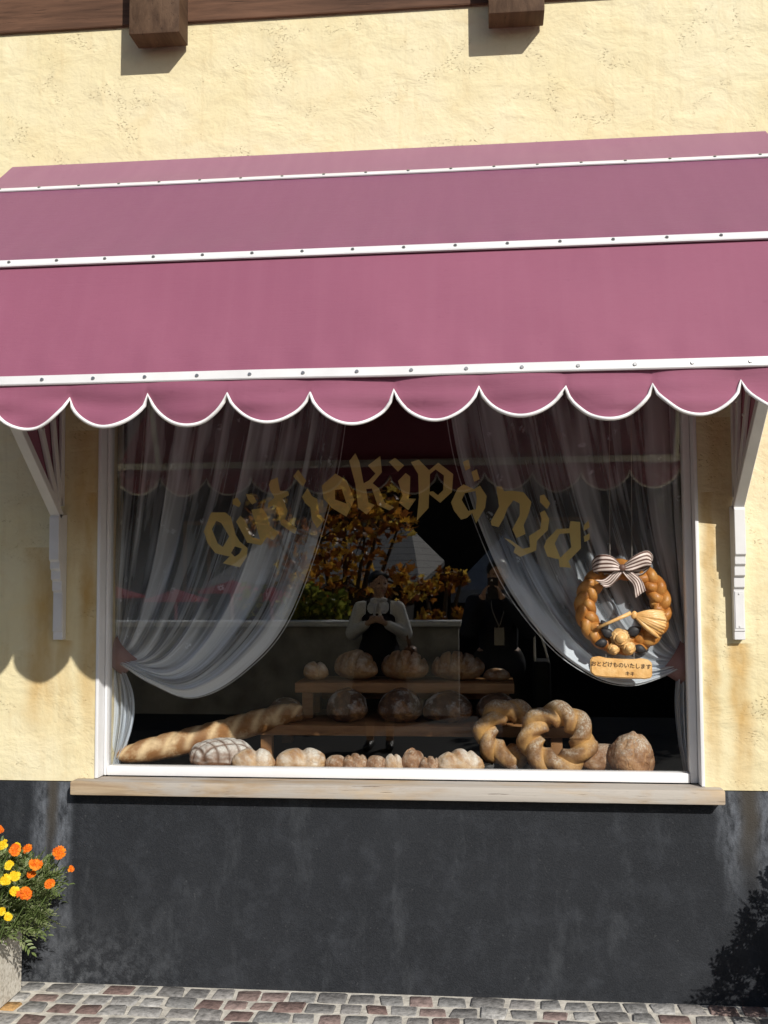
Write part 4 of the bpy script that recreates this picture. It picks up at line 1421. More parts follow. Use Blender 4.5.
def planter(label, x0, x1, y0, y1, h):
    rt_ = empty('planter_box', ((x0+x1)/2, (y0+y1)/2, 0.004)); tag(rt_, label, 'planter')
    bm = bmesh.new()
    t = 0.03
    for b in ((x0, x1, y0, y0+t, 0.004, h), (x0, x1, y1-t, y1, 0.004, h), (x0, x0+t, y0+t, y1-t, 0.004, h), (x1-t, x1, y0+t, y1-t, 0.004, h)): pass
    b2 = bmesh.new(); bmesh.ops.create_cube(b2, size=1.0)
    for v in b2.verts: v.co = Vector(((x0+x1)/2+v.co.x*(x1-x0), (y0+y1)/2+v.co.y*(y1-y0), 0.004+(v.co.z+0.5)*(h-0.004)))
    top = [f for f in b2.faces if f.calc_center_median().z > h-0.001][0]
    bmesh.ops.inset_region(b2, faces=[top], thickness=t)
    top = [f for f in b2.faces if f.calc_center_median().z > h-0.001 and f.calc_area() > 0.5*(x1-x0-2*t)*(y1-y0-2*t)][0]
    r_ = bmesh.ops.extrude_face_region(b2, geom=[top])
    for v in [g for g in r_['geom'] if isinstance(g, bmesh.types.BMVert)]: v.co.z -= 0.12
    bmesh.ops.delete(b2, geom=[top], context='FACES_ONLY')
    bmesh.ops.bevel(b2, geom=b2.edges[:], offset=0.006, segments=2, affect='EDGES')
    join(bm, b2)
    obj('box', bm, M['planter'], rt_, True, angle=40)
    bm = bmesh.new(); plane(bm, x0+t-.004, x1-t+.004, y0+t-.004, y1-t+.004, h-0.04)
    bmesh.ops.subdivide_edges(bm, edges=bm.edges[:], cuts=12, use_grid_fill=True)
    for v in bm.verts: v.co.z += 0.012*noise.noise(v.co*14)
    obj('soil', bm, M['soil'], rt_, True)


planter('pale stone planter left of the window under the orange and yellow marigolds', -2.25, -1.643, -0.60, -0.11, 0.228)
FL = [(59, 853, .24, 8.2, 'o'), (35, 864, .34, 8.0, 'o'), (27.5, 849, .30, 6.5, 'o'), (15, 850, .36, 7.5, 'o'), (25, 893, .46, 9.2, 'o'), (49.5, 883.5, .36, 6.2, 'o'), (71, 869, .22, 4.6, 'o'), (32, 874, .32, 5.6, 'o'),
      (3, 845, .38, 6.5, 'y'), (9, 865, .42, 5.5, 'y'), (6, 880, .46, 6.5, 'y'), (15, 876, .44, 6.2, 'y'), (14.5, 891, .44, 5.8, 'y'), (1, 912, .52, 6.5, 'y'), (8.5, 917, .50, 5.5, 'y'), (0, 829, .30, 5.0, 'o'), (17, 847, .30, 6.0, 'y')]
fl = []
rr = random.Random(5)
for px, py, p, rp, cl in FL:
    fl.append((at(px, py, -p), 0.82*rp/F*(3.7-p), cl, (rr.uniform(-.1, .45), -0.75+rr.uniform(-.15, .15), rr.uniform(.35, .75)) if rp > 5 else (0.7, -0.5, 0.2)))
for k in range(9):
    fl.append((Vector((rr.uniform(-2.3, -1.92), rr.uniform(-.5, -.2), rr.uniform(.44, .56))), 0.025, rr.choice('oy'), (rr.uniform(-.3, .3), -0.5, 0.8)))
marigold('bushy marigold with orange and yellow flowers in the planter left of the window', (-1.9, -0.35, 0.19),
         [(-1.605, -0.22, 0.39, 0.115), (-1.70, -0.28, 0.435, 0.11), (-1.70, -0.33, 0.375, 0.15), (-1.62, -0.26, 0.315, 0.12), (-1.83, -0.30, 0.40, 0.16), (-2.08, -0.36, 0.40, 0.20), (-1.90, -0.46, 0.33, 0.15), (-1.73, -0.44, 0.29, 0.11)], fl, 21, 2900)

planter('pale stone planter right of the window under the dense green bush', 1.05, 1.75, -0.62, -0.11, 0.228)
fr = []
for k in range(12):
    fr.append((Vector((rr.uniform(1.15, 1.7), rr.uniform(-.5, -.15), rr.uniform(.55, .68))), 0.026, rr.choice('oy'), (rr.uniform(-.3, .3), -0.5, 0.8)))
marigold('tall bushy marigold in the planter right of the window, casting its shadow on the base', (1.4, -0.36, 0.19),
         [(1.20, -0.30, 0.50, 0.17), (1.13, -0.42, 0.36, 0.15), (1.35, -0.34, 0.56, 0.2), (1.55, -0.36, 0.5, 0.2), (1.22, -0.52, 0.30, 0.12), (1.40, -0.30, 0.38, 0.2)], fr, 22, 2600)

# ------------------------------------------------------------------ what the glass mirrors: the far side of the street
def rf(px, py, dist):
    """point `dist` metres in front of the glass whose mirror image lies on that sight line"""
    p = at(px, py, GL+dist)
    return Vector((p.x, GL-dist, p.z))


# parapet wall
bm = bmesh.new()
box(bm, -14, -0.36, -7.62, -7.36, -1.75, 0.93)
pw = empty('stone_parapet', (-7, -7.5, -1.75)); tag(pw, 'low grey stone parapet wall with pale coping across the street', 'wall')
obj('wall_body', bm, simple('grey_rubble', (0.34, 0.32, 0.29), 0.9, 0.2, 0, 0.35, 5, 0.9, 9), pw)
bm = bmesh.new(); box(bm, -14.03, -0.33, -7.72, -7.30, 0.932, 0.990, 0.008)
obj('coping', bm, simple('pale_coping', (0.80, 0.79, 0.76), 0.8, 0.2, 0, 0.15, 6), pw)

LEAF = [(0, 0), (0.20, 0.10), (0.50, 0.02), (0.42, 0.22), (0.62, 0.45), (0.36, 0.46), (0.24, 0.62), (0.14, 0.62), (0, 1.0), (-0.14, 0.62), (-0.24, 0.62), (-0.36, 0.46), (-0.62, 0.45), (-0.42, 0.22), (-0.50, 0.02), (-0.20, 0.10)]


def leaf(bm, p, n_, size, r):
    q = n_.to_track_quat('Z', 'Y')
    a = r.uniform(0, 2*PI)
    ca, sa = math.cos(a), math.sin(a)
    cup = r.uniform(-0.3, 0.3)
    c = bm.verts.new(p+q @ Vector((ca*0-sa*0.42*size, sa*0+ca*0.42*size, -0.05*size)))
    vs = [bm.verts.new(p+q @ Vector(((ca*u-sa*v)*size, (sa*u+ca*v)*size, cup*size*(u*u+(v-.4)**2)))) for u, v in LEAF]
    for i in range(len(vs)): bm.faces.new((c, vs[i], vs[(i+1) % len(vs)]))


def tree(name, label, base, trunk_h, clumps, mat, seed, nleaf, size, cat='tree'):
    r = random.Random(seed)
    rt_ = empty(name, base); tag(rt_, label, cat)
    base = Vector(base)
    bm = bmesh.new()
    fork = base+Vector((0, 0, trunk_h))
    tube(bm, spline([base, base.lerp(fork, .5)+Vector((.04, .02, 0)), fork], 8), [0.11-0.006*i for i in range(8)], 9)
    for (c, rad, w) in clumps:
        c = Vector(c)
        tube(bm, spline([fork-Vector((0, 0, .2)), fork.lerp(c, .5)+Vector((0, 0, -.05)), c], 8), [0.055-0.006*i for i in range(8)], 7)
        for _ in range(5):
            d = Vector((r.gauss(0, 1), r.gauss(0, 1), r.gauss(.3, 1))).normalized()*rad*0.9
            tube(bm, [c-d*0.1, c+d*0.5+Vector((0, 0, .03)), c+d], [0.016, 0.010, 0.004], 5)
    obj('trunk', bm, simple(name+'_bark', (0.09, 0.065, 0.045), 0.9, 0.2, 0, 0.4, 10, 0.7, 30), rt_, True)
    bm = bmesh.new()
    ws = sum(w for _, _, w in clumps)
    for (c, rad, w) in clumps:
        for _ in range(int(nleaf*w/ws)):
            d = Vector((r.gauss(0, 1), r.gauss(0, 1), r.gauss(0, 1))).normalized()*rad*r.uniform(0.1, 1.05)**0.5
            n_ = (Vector((r.gauss(0, .6), r.gauss(0, .6)+0.5, r.gauss(.4, .6)))).normalized()
            leaf(bm, Vector(c)+d, n_, size*r.uniform(0.6, 1.25), r)
    obj('crown', bm, mat, rt_)
    return rt_


M['autumn'] = mat_island('autumn_leaf', [(0.0, (0.16, 0.05, 0.02)), (0.3, (0.36, 0.13, 0.03)), (0.55, (0.62, 0.27, 0.04)), (0.8, (0.80, 0.48, 0.06)), (1.0, (0.85, 0.65, 0.14))], 0.35, 0.6, 0.4, 0.0)
M['yellow_green'] = mat_island('yellow_green_leaf', [(0.0, (0.10, 0.13, 0.02)), (0.5, (0.25, 0.30, 0.05)), (0.85, (0.55, 0.52, 0.09)), (1.0, (0.75, 0.6, 0.1))], 0.35, 0.6, 0.4, 0.0)
tb = rf(345, 640, 9.2); tb.z = -1.75
D1 = 9.0
tree('autumn_maple', 'small maple with orange and yellow autumn leaves behind the parapet', tb, 2.1,
     [(rf(345, 500, D1), .34, 1.0), (rf(385, 492, D1-.2), .33, 1.0), (rf(320, 540, D1+.1), .38, 1.2), (rf(365, 535, D1-.3), .36, 1.1), (rf(398, 528, D1), .22, .35), (rf(300, 585, D1), .38, 1.0), (rf(398, 585, D1-.4), .30, .9), (rf(345, 580, D1), .4, 1.2), (rf(270, 520, D1+.2), .36, .7)],
     M['autumn'], 31, 820, 0.115)
tb = rf(318, 640, 8.4); tb.z = -1.75
tree('green_shrub', 'yellow green shrub growing below the maple against the parapet', tb, 1.9,
     [(rf(312, 603, 8.3), .24, 1.0), (rf(290, 608, 8.3), .2, .8), (rf(335, 606, 8.3), .2, .8), (rf(250, 600, 8.4), .2, .5)], M['yellow_green'], 32, 420, 0.09, 'shrub')
tb = rf(440, 640, 8.0); tb.z = -1.75
tree('vine_bush', 'low bush of golden leaves hanging over the end of the parapet', tb, 2.3,
     [(rf(425, 590, 8.0), .13, .6), (rf(447, 580, 8.0), .15, .8), (rf(462, 577, 8.0), .09, .5), (rf(440, 618, 7.9), .10, .5), (rf(425, 617, 7.9), .10, .4), (rf(458, 617, 7.9), .09, .4)], M['autumn'], 33, 210, 0.085, 'shrub')

M['dark_leaf'] = mat_island('added_tree_leaf', [(0.0, (0.02, 0.035, 0.012)), (0.6, (0.04, 0.06, 0.02)), (1.0, (0.09, 0.10, 0.03))], 0.5, 0.3, 0.4, 0.0)
tree('added_shade_tree', 'dark leafy tree added past the right end of the parapet to shade the street', (4.0, -9.8, -1.75), 2.9,
     [((3.2, -9.3, 2.0), .95, 1.0), ((4.3, -9.5, 2.3), 1.0, 1.1), ((3.7, -10.2, 3.0), 1.05, 1.2), ((4.8, -10.2, 2.9), 1.0, 1.0), ((2.9, -9.9, 2.7), .8, .8), ((4.1, -9.8, 1.4), .9, .9), ((5.4, -9.6, 2.1), .9, .9)], M['dark_leaf'], 41, 2300, 0.21)  # out-of-view tree, added so its shade darkens the mirrored street and photographer

# low shingled hut seen past the maple
hut = empty('shingled_hut', (-2.9, -14.5, -1.75)); tag(hut, 'low hut with grey shingled hip roof beyond the parapet', 'hut')


def mat_shingle():
    t = NT('grey_shingle')
    c = t.co()
    w = t.n('TexWave', wave_type='BANDS', bands_direction='Z', wave_profile='SAW'); t.set(w, 0, c); w.inputs['Scale'].default_value = 2.6; w.inputs['Distortion'].default_value = 0.3
    n = t.noise(t.map(c, (8, 8, 1)), 3, 4)
    col = t.mix(0.5, t.ramp(w.outputs['Fac'], [(0.0, (0.08, 0.075, 0.07)), (0.25, (0.42, 0.40, 0.38))]), t.ramp(n, [(0.3, (0.20, 0.185, 0.17)), (0.7, (0.36, 0.34, 0.31))]))
    return t.surf(t.bsdf(col, 0.8, t.bump(w.outputs['Fac'], 0.8, 0.03), 0.3))


M['shingle'] = mat_shingle()
e0, e1 = rf(205, 585, 13.0), rf(420, 583, 13.0)
bm = bmesh.new()
yn, yfar = e0.y, e0.y-3.6
zr = 2.40
xa, xb = e0.x, e1.x
hip = 0.75
ym = yn-2.6; yfar = yn-5.0
V = [bm.verts.new(p) for p in ((xa, yn, 1.38), (xb, yn, 1.38), (xb+0.28, ym, 1.78), (xb, yfar, 1.38), (xa, yfar, 1.38), (xa+hip, ym, zr), (xb-hip*.45, ym, zr), (xa, yn, 1.30), (xb, yn, 1.30), (xb+.28, ym, 1.70), (xb, yfar, 1.30), (xa, yfar, 1.30))]
for f in ((0, 1, 6, 5), (1, 2, 6), (2, 3, 6), (3, 4, 5, 6), (4, 0, 5), (0, 7, 8, 1), (1, 8, 9, 2), (2, 9, 10, 3), (3, 10, 11, 4), (4, 11, 7, 0), (7, 11, 10, 9, 8)): bm.faces.new([V[i] for i in f])
bmesh.ops.recalc_face_normals(bm, faces=bm.faces[:])
obj('roof', bm, M['shingle'], hut)
bm = bmesh.new(); box(bm, xa+.25, xb-.25, yfar+.25, yn-.25, -1.75, 1.299); obj('wall', bm, M['dark_wood'], hut)
bm = bmesh.new(); box(bm, xb-1.4, xb-.6, yn-.249, yn-.21, -1.74, .3); obj('door', bm, M['bench'], hut)

# dark timber house closing the view
dh = empty('timber_house', (-2, -22, -1.75)); tag(dh, 'large dark timbered house standing far across the street', 'building')
bm = bmesh.new(); box(bm, -22, 16, -27, -19.5, -1.75, 3.7); obj('wall', bm, M['dark_wood'], dh)
bm = bmesh.new()
prism(bm, [(-27.8, 3.6), (-18.7, 3.6), (-18.7, 3.75), (-23.2, 5.3), (-27.8, 3.75)], -22.6, 16.6, 'x')
obj('roof', bm, M['dark_wood'], dh)
M['dim_pane'] = simple('dim_pane', (0.02, 0.022, 0.025), 0.1, 0.6)
for i in range(9):
    x = -19+i*4
    bm = bmesh.new()
    for b in ((x, x+.08, -19.499, -19.44, 1.2, 2.8), (x+1.12, x+1.2, -19.499, -19.44, 1.2, 2.8), (x+.081, x+1.119, -19.499, -19.44, 1.2, 1.28), (x+.081, x+1.119, -19.499, -19.44, 2.72, 2.8), (x+.56, x+.64, -19.499, -19.45, 1.281, 2.719)): box(bm, *b)
    w_ = obj('window', bm, M['bench'], dh)
    bm = bmesh.new(); box(bm, x+.081, x+1.119, -19.498, -19.47, 1.281, 2.719); obj('pane', bm, M['dim_pane'], w_)

# red parasols in the lower courtyard

def mat_red():
    t = NT('red_cloth')
    c = t.co()
    col = t.ramp(t.noise(c, 3, 3), [(0.3, (0.72, 0.08, 0.13)), (0.7, (0.82, 0.13, 0.19))])
    tr = t.n('BsdfTranslucent'); t.set(tr, 'Color', col)
    mx = t.n('MixShader'); mx.inputs[0].default_value = 0.7
    t.t.links.new(t.bsdf(col, 0.7, None, 0.2), mx.inputs[1]); t.t.links.new(tr.outputs[0], mx.inputs[2])
    return t.surf(mx.outputs[0])
M['red_cloth'] = mat_red()
for px, py, dist, lab in ((112, 585, 11.6, 'red parasol at the far left of the courtyard'), (176, 589, 12.3, 'red parasol furthest back in the courtyard'), (232, 580, 11.5, 'tall red parasol nearest the maple'), (272, 587, 10.7, 'lower red parasol in front of the tall one by the maple')):
    c = rf(px, py, dist)
    u = empty('parasol', (c.x, c.y, -1.75)); tag(u, lab, 'parasol', 'red parasols in the courtyard')
    bm = bmesh.new()
    n = 8; rad = 0.52; hgt = 0.16
    apex = bm.verts.new(c)
    r1 = [bm.verts.new(c+Vector((rad*.5*math.cos(2*PI*k/n), rad*.5*math.sin(2*PI*k/n), -hgt*.52))) for k in range(n)]
    r2 = [bm.verts.new(c+Vector((rad*math.cos(2*PI*k/n), rad*math.sin(2*PI*k/n), -hgt))) for k in range(n)]
    r3 = [bm.verts.new(c+Vector((rad*math.cos(2*PI*k/n), rad*math.sin(2*PI*k/n), -hgt-.035))) for k in range(n)]
    for k in range(n):
        j = (k+1) % n
        bm.faces.new((apex, r1[k], r1[j])); bm.faces.new((r1[k], r2[k], r2[j], r1[j])); bm.faces.new((r2[k], r3[k], r3[j], r2[j]))
    obj('canopy', bm, M['red_cloth'], u)
    bm = bmesh.new(); tube(bm, [(c.x, c.y, -1.75), (c.x, c.y, c.z-.02)], 0.022, 8); obj('pole', bm, M['white_metal'], u, True)
    bm = bmesh.new(); box(bm, c.x-.25, c.x+.25, c.y-.25, c.y+.25, -1.75, -1.67, .02); obj('base', bm, M['planter'], u)

# pale marquee glimpsed beside the photographer
mq = rf(506, 566, 15); mb = rf(506, 589, 15)
mt = empty('marquee', (mq.x, mq.y, -1.75)); tag(mt, 'pale pointed marquee standing behind the photographer', 'tent')
bm = bmesh.new()
a = 0.95; zb = mb.z
V = [bm.verts.new((mq.x+a*sx, mq.y+a*sy, zb)) for sx, sy in ((-1, 1), (1, 1), (1, -1), (-1, -1))]; ap = bm.verts.new((mq.x, mq.y, zb+1.0))
V2 = [bm.verts.new((v.co.x, v.co.y, zb-.22)) for v in V]
for k in range(4):
    j = (k+1) % 4
    bm.faces.new((V[k], V[j], ap)); bm.faces.new((V2[k], V2[j], V[j], V[k]))
bmesh.ops.recalc_face_normals(bm, faces=bm.faces[:])
obj('roof_cloth', bm, simple('pale_tent_cloth', (0.30, 0.32, 0.36), 0.8), mt)
for sx, sy in ((-1, 1), (1, 1), (1, -1), (-1, -1)):
    bm = bmesh.new(); tube(bm, [(mq.x+.92*sx, mq.y+.92*sy, -1.75), (mq.x+.92*sx, mq.y+.92*sy, zb-.01)], 0.025, 6); obj('pole', bm, M['dark_wood'], mt)

# ------------------------------------------------------------------ people seen in the glass
def capsule(bm, a, b, ra, rb, flat=None):
    a, b = Vector(a), Vector(b)
    bb = bmesh.new()
    bmesh.ops.create_uvsphere(bb, u_segments=16, v_segments=12, radius=1.0)
    d = b-a
    L = d.length
    q = d.to_track_quat('Z', 'Y').to_matrix().to_4x4() if L > 1e-6 else Matrix.Identity(4)
    for v in bb.verts:
        if v.co.z > 0.01: v.co = v.co*rb+Vector((0, 0, L))
        elif v.co.z < -0.01: v.co = v.co*ra
        else: v.co = v.co*((ra+rb)/2)+Vector((0, 0, L/2))
    bb.transform(Matrix.Translation(a) @ q)
    join(bm, bb)


def ellipsoid(bm, c, r, rot=None):
    bb = bmesh.new(); bmesh.ops.create_uvsphere(bb, u_segments=20, v_segments=14, radius=1.0)
    bb.transform(Matrix.Translation(Vector(c)) @ (rot or Matrix.Identity(4)) @ Matrix.Diagonal((*r, 1)))
    join(bm, bb)


def fuse(bm, voxel, smooth=6):
    """weld overlapping pieces into one continuous skin"""
    me = bpy.data.meshes.new('tmp'); bm.to_mesh(me); bm.free()
    o = bpy.data.objects.new('tmp', me); COL.objects.link(o)
    m = o.modifiers.new('r', 'REMESH'); m.mode = 'VOXEL'; m.voxel_size = voxel
    s = o.modifiers.new('s', 'SMOOTH'); s.iterations = smooth; s.factor = 0.5
    ev = o.evaluated_get(bpy.context.evaluated_depsgraph_get())
    m2 = ev.to_mesh(); b = bmesh.new(); b.from_mesh(m2); ev.to_mesh_clear()
    bpy.data.objects.remove(o)
    return b


def hand(bm, wrist, palm, fdir, thumb, curl, s=1.0):
    """palm plus five unequal bent fingers; fdir = direction of the fingers, curl = the side they bend to"""
    wrist, palm = Vector(wrist), Vector(palm)
    fdir, curl, thumb = Vector(fdir).normalized(), Vector(curl).normalized(), Vector(thumb).normalized()
    across = fdir.cross(curl).normalized()
    if across.dot(thumb) < 0: across = -across
    for k in (-1, 0, 1): capsule(bm, wrist, palm+across*0.018*k*s, 0.021*s, 0.014*s)
    for k, l in ((1.5, .060), (0.5, .068), (-0.5, .064), (-1.5, .050)):
        p0 = palm+across*0.0155*k*s
        p1 = p0+(fdir*0.9+curl*0.35).normalized()*l*0.5*s
        p2 = p1+(fdir*0.3+curl*1.0).normalized()*l*0.45*s
        capsule(bm, p0, p1, 0.0088*s, 0.008*s); capsule(bm, p1, p2, 0.008*s, 0.0068*s)
    t0 = wrist.lerp(palm, .45)+across*0.020*s
    t1 = t0+(across*0.8+fdir*0.6).normalized()*0.032*s
    t2 = t1+(fdir*0.8+curl*0.5).normalized()*0.028*s
    capsule(bm, t0, t1, 0.012*s, 0.0095*s); capsule(bm, t1, t2, 0.0095*s, 0.008*s)


def head(bm, c, turn):
    """skull, jaw, nose, brow, ears; returns nothing, faces +y turned by `turn` degrees"""
    Rm = Matrix.Translation(Vector(c)) @ Matrix.Rotation(R(turn), 4, 'Z')
    b = bmesh.new()
    ellipsoid(b, (0, -0.010, 0.025), (0.073, 0.090, 0.082))
    ellipsoid(b, (0, 0.022, -0.040), (0.056, 0.062, 0.066))
    ellipsoid(b, (0, 0.055, -0.088), (0.024, 0.022, 0.016))
    capsule(b, (0, 0.080, 0.012), (0, 0.098, -0.024), 0.009, 0.013)
    capsule(b, (-0.035, 0.068, 0.022), (0.035, 0.068, 0.022), 0.012, 0.012)
    for s in (-1, 1):
        ellipsoid(b, (s*0.072, -0.005, -0.010), (0.010, 0.018, 0.030))
        ellipsoid(b, (s*0.036, 0.052, -0.030), (0.022, 0.022, 0.022))
    capsule(b, (-0.018, 0.074, -0.058), (0.018, 0.074, -0.058), 0.008, 0.008)
    join(bm, b, None, Rm)
    return Rm


def features(bm, Rm):
    for s in (-1, 1):
        b = bmesh.new(); ellipsoid(b, (s*0.030, 0.0775, 0.004), (0.0095, 0.005, 0.0042)); join(bm, b, 1, Rm)
    b = bmesh.new(); ellipsoid(b, (0, 0.0825, -0.058), (0.019, 0.004, 0.0055)); join(bm, b, 2, Rm)


M['skin'] = simple('skin', (0.50, 0.31, 0.22), 0.5, 0.4, 0, 0.06, 20)
M['eye'] = simple('dark_eye', (0.02, 0.015, 0.012), 0.2, 0.6)
M['lip'] = simple('lip', (0.40, 0.15, 0.13), 0.5)
M['hair'] = simple('black_hair', (0.012, 0.010, 0.009), 0.45, 0.5, 0, 0.3, 60, 0.4, 120)
M['blouse'] = simple('white_blouse', (0.74, 0.73, 0.72), 0.8, 0.2, 0, 0.06, 12, 0.3, 25)
M['dress'] = simple('black_pinafore', (0.016, 0.015, 0.018), 0.85, 0.2, 0, 0.3, 8, 0.3, 25)
M['navy'] = simple('navy_jacket', (0.016, 0.018, 0.028), 0.8, 0.25, 0, 0.3, 8, 0.4, 25)
M['trouser'] = simple('dark_trousers', (0.02, 0.02, 0.022), 0.85, 0.2, 0, 0.3, 8)
M['shoe'] = simple('black_shoe', (0.015, 0.014, 0.014), 0.4, 0.5)
M['tag'] = simple('dull_card', (0.30, 0.28, 0.25), 0.7)
M['brown_bag'] = simple('brown_leather', (0.17, 0.075, 0.035), 0.5, 0.4, 0, 0.2, 10, 0.3, 40)
M['black_bag'] = simple('black_canvas', (0.012, 0.012, 0.013), 0.8, 0.2)


def legs(bm, hip, w=1.0):
    for s in (-1, 1):
        capsule(bm, (s*.080, 0, hip), (s*.085, .015, hip*.53), .085*w, .056*w)
        capsule(bm, (s*.085, .015, hip*.53), (s*.085, -.015, .085), .054*w, .034)
        capsule(bm, (s*.085, -.03, .045), (s*.095, .135, .030), .036, .028)


def shell(bm, rings, n=36):
    """closed cloth shell through elliptical rings (cx,cy,z,rx,ry)"""
    rr_ = []
    for ri, (cx, cy, z, rx, ry, wv) in enumerate(rings):
        rr_.append([bm.verts.new((cx+rx*(1+wv*math.sin(9*2*PI*k/n+ri*.2))*math.cos(2*PI*k/n), cy+ry*(1+wv*math.sin(9*2*PI*k/n+ri*.2))*math.sin(2*PI*k/n), z)) for k in range(n)])
    for A, B in zip(rr_, rr_[1:]):
        for k in range(n): bm.faces.new((A[k], A[(k+1) % n], B[(k+1) % n], B[k]))


# woman with folded hands
wp = rf(379, 600, 5.2); wp.z = -0.012
wm = empty('person', wp); tag(wm, 'woman in white blouse and dark pinafore standing in the street, hands joined at her chest', 'person')
bm = bmesh.new()
capsule(bm, (-.05, 0, .80), (.05, 0, .80), .125, .125); capsule(bm, (0, 0, .85), (0, 0, 1.14), .120, .125)
capsule(bm, (-.125, -.005, 1.20), (.125, -.005, 1.20), .056, .056); capsule(bm, (0, 0, 1.20), (0, .012, 1.33), .050, .045)
legs(bm, .80)
Rm = head(bm, (0, .015, 1.405), -28)
for s in (-1, 1):
    capsule(bm, (s*.160, 0, 1.195), (s*.222, .02, .985), .048, .039)
    capsule(bm, (s*.222, .02, .985), (s*.075, .205, 1.075), .037, .026)
    hand(bm, (s*.072, .208, 1.077), (s*.022, .232+.012*s, 1.105), (-s, .25, .45), (0, -.2, 1), (-s*.2, -1, .1), .9)
bm = fuse(bm, 0.0085, 5)
features(bm, Rm)
o = obj('body', bm, [M['skin'], M['eye'], M['lip']], wm, True, False)
bm = bmesh.new()                                   # blouse
capsule(bm, (0, 0, .88), (0, 0, 1.14), .135, .137); capsule(bm, (-.128, -.005, 1.197), (.128, -.005, 1.197), .066, .066); capsule(bm, (0, .0, 1.2), (0, .006, 1.262), .062, .056)
for s in (-1, 1):
    capsule(bm, (s*.162, 0, 1.195), (s*.230, .015, .985), .066, .062); capsule(bm, (s*.230, .015, .985), (s*.100, .175, 1.058), .060, .042); capsule(bm, (s*.100, .175, 1.058), (s*.088, .19, 1.066), .036, .034)
obj('blouse', fuse(bm, .012, 4), M['blouse'], wm, True, False)
bm = bmesh.new()                                   # pinafore: bib, waist, skirt
shell(bm, [(0, 0, 1.165, .118, .128, 0), (0, 0, 1.12, .150, .150, 0), (0, 0, 1.02, .150, .150, 0), (0, 0, .94, .148, .146, 0.005), (0, 0, .86, .172, .165, .02), (0, 0, .70, .205, .195, .035), (0, 0, .50, .235, .225, .05), (0, 0, .30, .26, .25, .06), (0, 0, .295, .25, .24, .06)])
for s in (-1, 1): strip(bm, (s*.085, .110, 1.15), (s*.085, .015, 1.272), .035, .008); strip(bm, (s*.085, -.110, 1.15), (s*.085, .0, 1.270), .035, .008)
obj('pinafore', bm, M['dress'], wm, True, False)
bm = bmesh.new()                                   # pale scarf knotted at the neck
pts = [(.062*math.cos(a), .010+.062*math.sin(a), 1.262+.012*math.sin(a*2)) for a in [2*PI*k/24 for k in range(24)]]
tube(bm, pts, .016, 8, closed=True)
for s in (-1, 1): tube(bm, spline([(0, .078, 1.255), (s*.020, .135, 1.20), (s*.028, .160, 1.08)], 8), [.014, .016, .018, .02, .02, .019, .017, .012], 8, flat=.4)
obj('scarf', bm, M['blouse'], wm, True, False)
bm = bmesh.new()
b = bmesh.new(); ellipsoid(b, (0, -.026, .034), (.083, .092, .086)); ellipsoid(b, (0, -.115, .035), (.042, .040, .042)); capsule(b, (-.055, .035, .068), (.055, .035, .068), .026, .026)
join(bm, b, None, Rm)
obj('hair', fuse(bm, .008, 3), M['hair'], wm, True, False)
for s in (-1, 1):
    bm = bmesh.new(); capsule(bm, (s*.085, -.04, .045), (s*.097, .14, .034), .042, .034); capsule(bm, (s*.085, -.04, .02), (s*.097, .14, .02), .024, .022)
    obj('shoe', fuse(bm, .008, 2), M['shoe'], wm, True, False)

bgp = wp+Vector((.265, -.02, .62))
bag = empty('shoulder_bag', bgp); tag(bag, 'brown leather shoulder bag hanging at the side of the woman in the pinafore', 'bag')
bm = bmesh.new(); box(bm, bgp.x-.05, bgp.x+.05, bgp.y-.13, bgp.y+.13, bgp.z, bgp.z+.25, .03, 3); obj('bag_body', bm, M['brown_bag'], bag, True)
bm = bmesh.new(); tube(bm, spline([bgp+Vector((0, -.10, .24)), bgp+Vector((-.05, -.06, .50)), bgp+Vector((-.105, .015, .648)), bgp+Vector((-.05, .07, .50)), bgp+Vector((0, .10, .24))], 20), .009, 6, flat=.5); obj('strap', bm, M['brown_bag'], bag, True)

# photographer holding up a phone
pp = Vector((0.045, -4.085, -0.012))
ph_ = empty('person', pp); tag(ph_, 'photographer in dark clothes holding up a phone with both hands, facing the window', 'person')
bm = bmesh.new()
capsule(bm, (-.055, 0, .84), (.055, 0, .84), .13, .13); capsule(bm, (0, 0, .90), (0, 0, 1.20), .125, .135)
capsule(bm, (-.14, -.005, 1.265), (.14, -.005, 1.265), .06, .06); capsule(bm, (0, 0, 1.27), (0, .02, 1.40), .053, .048)
legs(bm, .84, 1.05)
Rm = head(bm, (0, .03, 1.475), 0)
for s in (-1, 1):
    capsule(bm, (s*.178, 0, 1.26), (s*.215, .13, 1.06), .050, .041)
    capsule(bm, (s*.215, .13, 1.06), (s*.072-.045, .325, 1.305), .039, .028)
    hand(bm, (s*.070-.045, .327, 1.307), (s*.050-.045, .338, 1.360), (-s*.12, .02, 1), (-s*.5, -.4, .6), (-s, .1, .1), .92)
bm = fuse(bm, 0.0085, 5)
features(bm, Rm)
obj('body', bm, [M['skin'], M['eye'], M['lip']], ph_, True, False)
bm = bmesh.new()
capsule(bm, (-.05, 0, .80), (.05, 0, .80), .152, .152); capsule(bm, (0, 0, .88), (0, 0, 1.19), .148, .152); capsule(bm, (-.145, -.005, 1.262), (.145, -.005, 1.262), .074, .074); capsule(bm, (0, .005, 1.27), (0, .012, 1.33), .07, .062)
for s in (-1, 1):
    capsule(bm, (s*.18, 0, 1.26), (s*.222, .125, 1.06), .070, .064); capsule(bm, (s*.222, .125, 1.06), (s*.082-.045, .31, 1.285), .060, .042)
obj('jacket', fuse(bm, .012, 4), M['navy'], ph_, True, False)
bm = bmesh.new()
capsule(bm, (-.055, 0, .82), (.055, 0, .82), .142, .142)
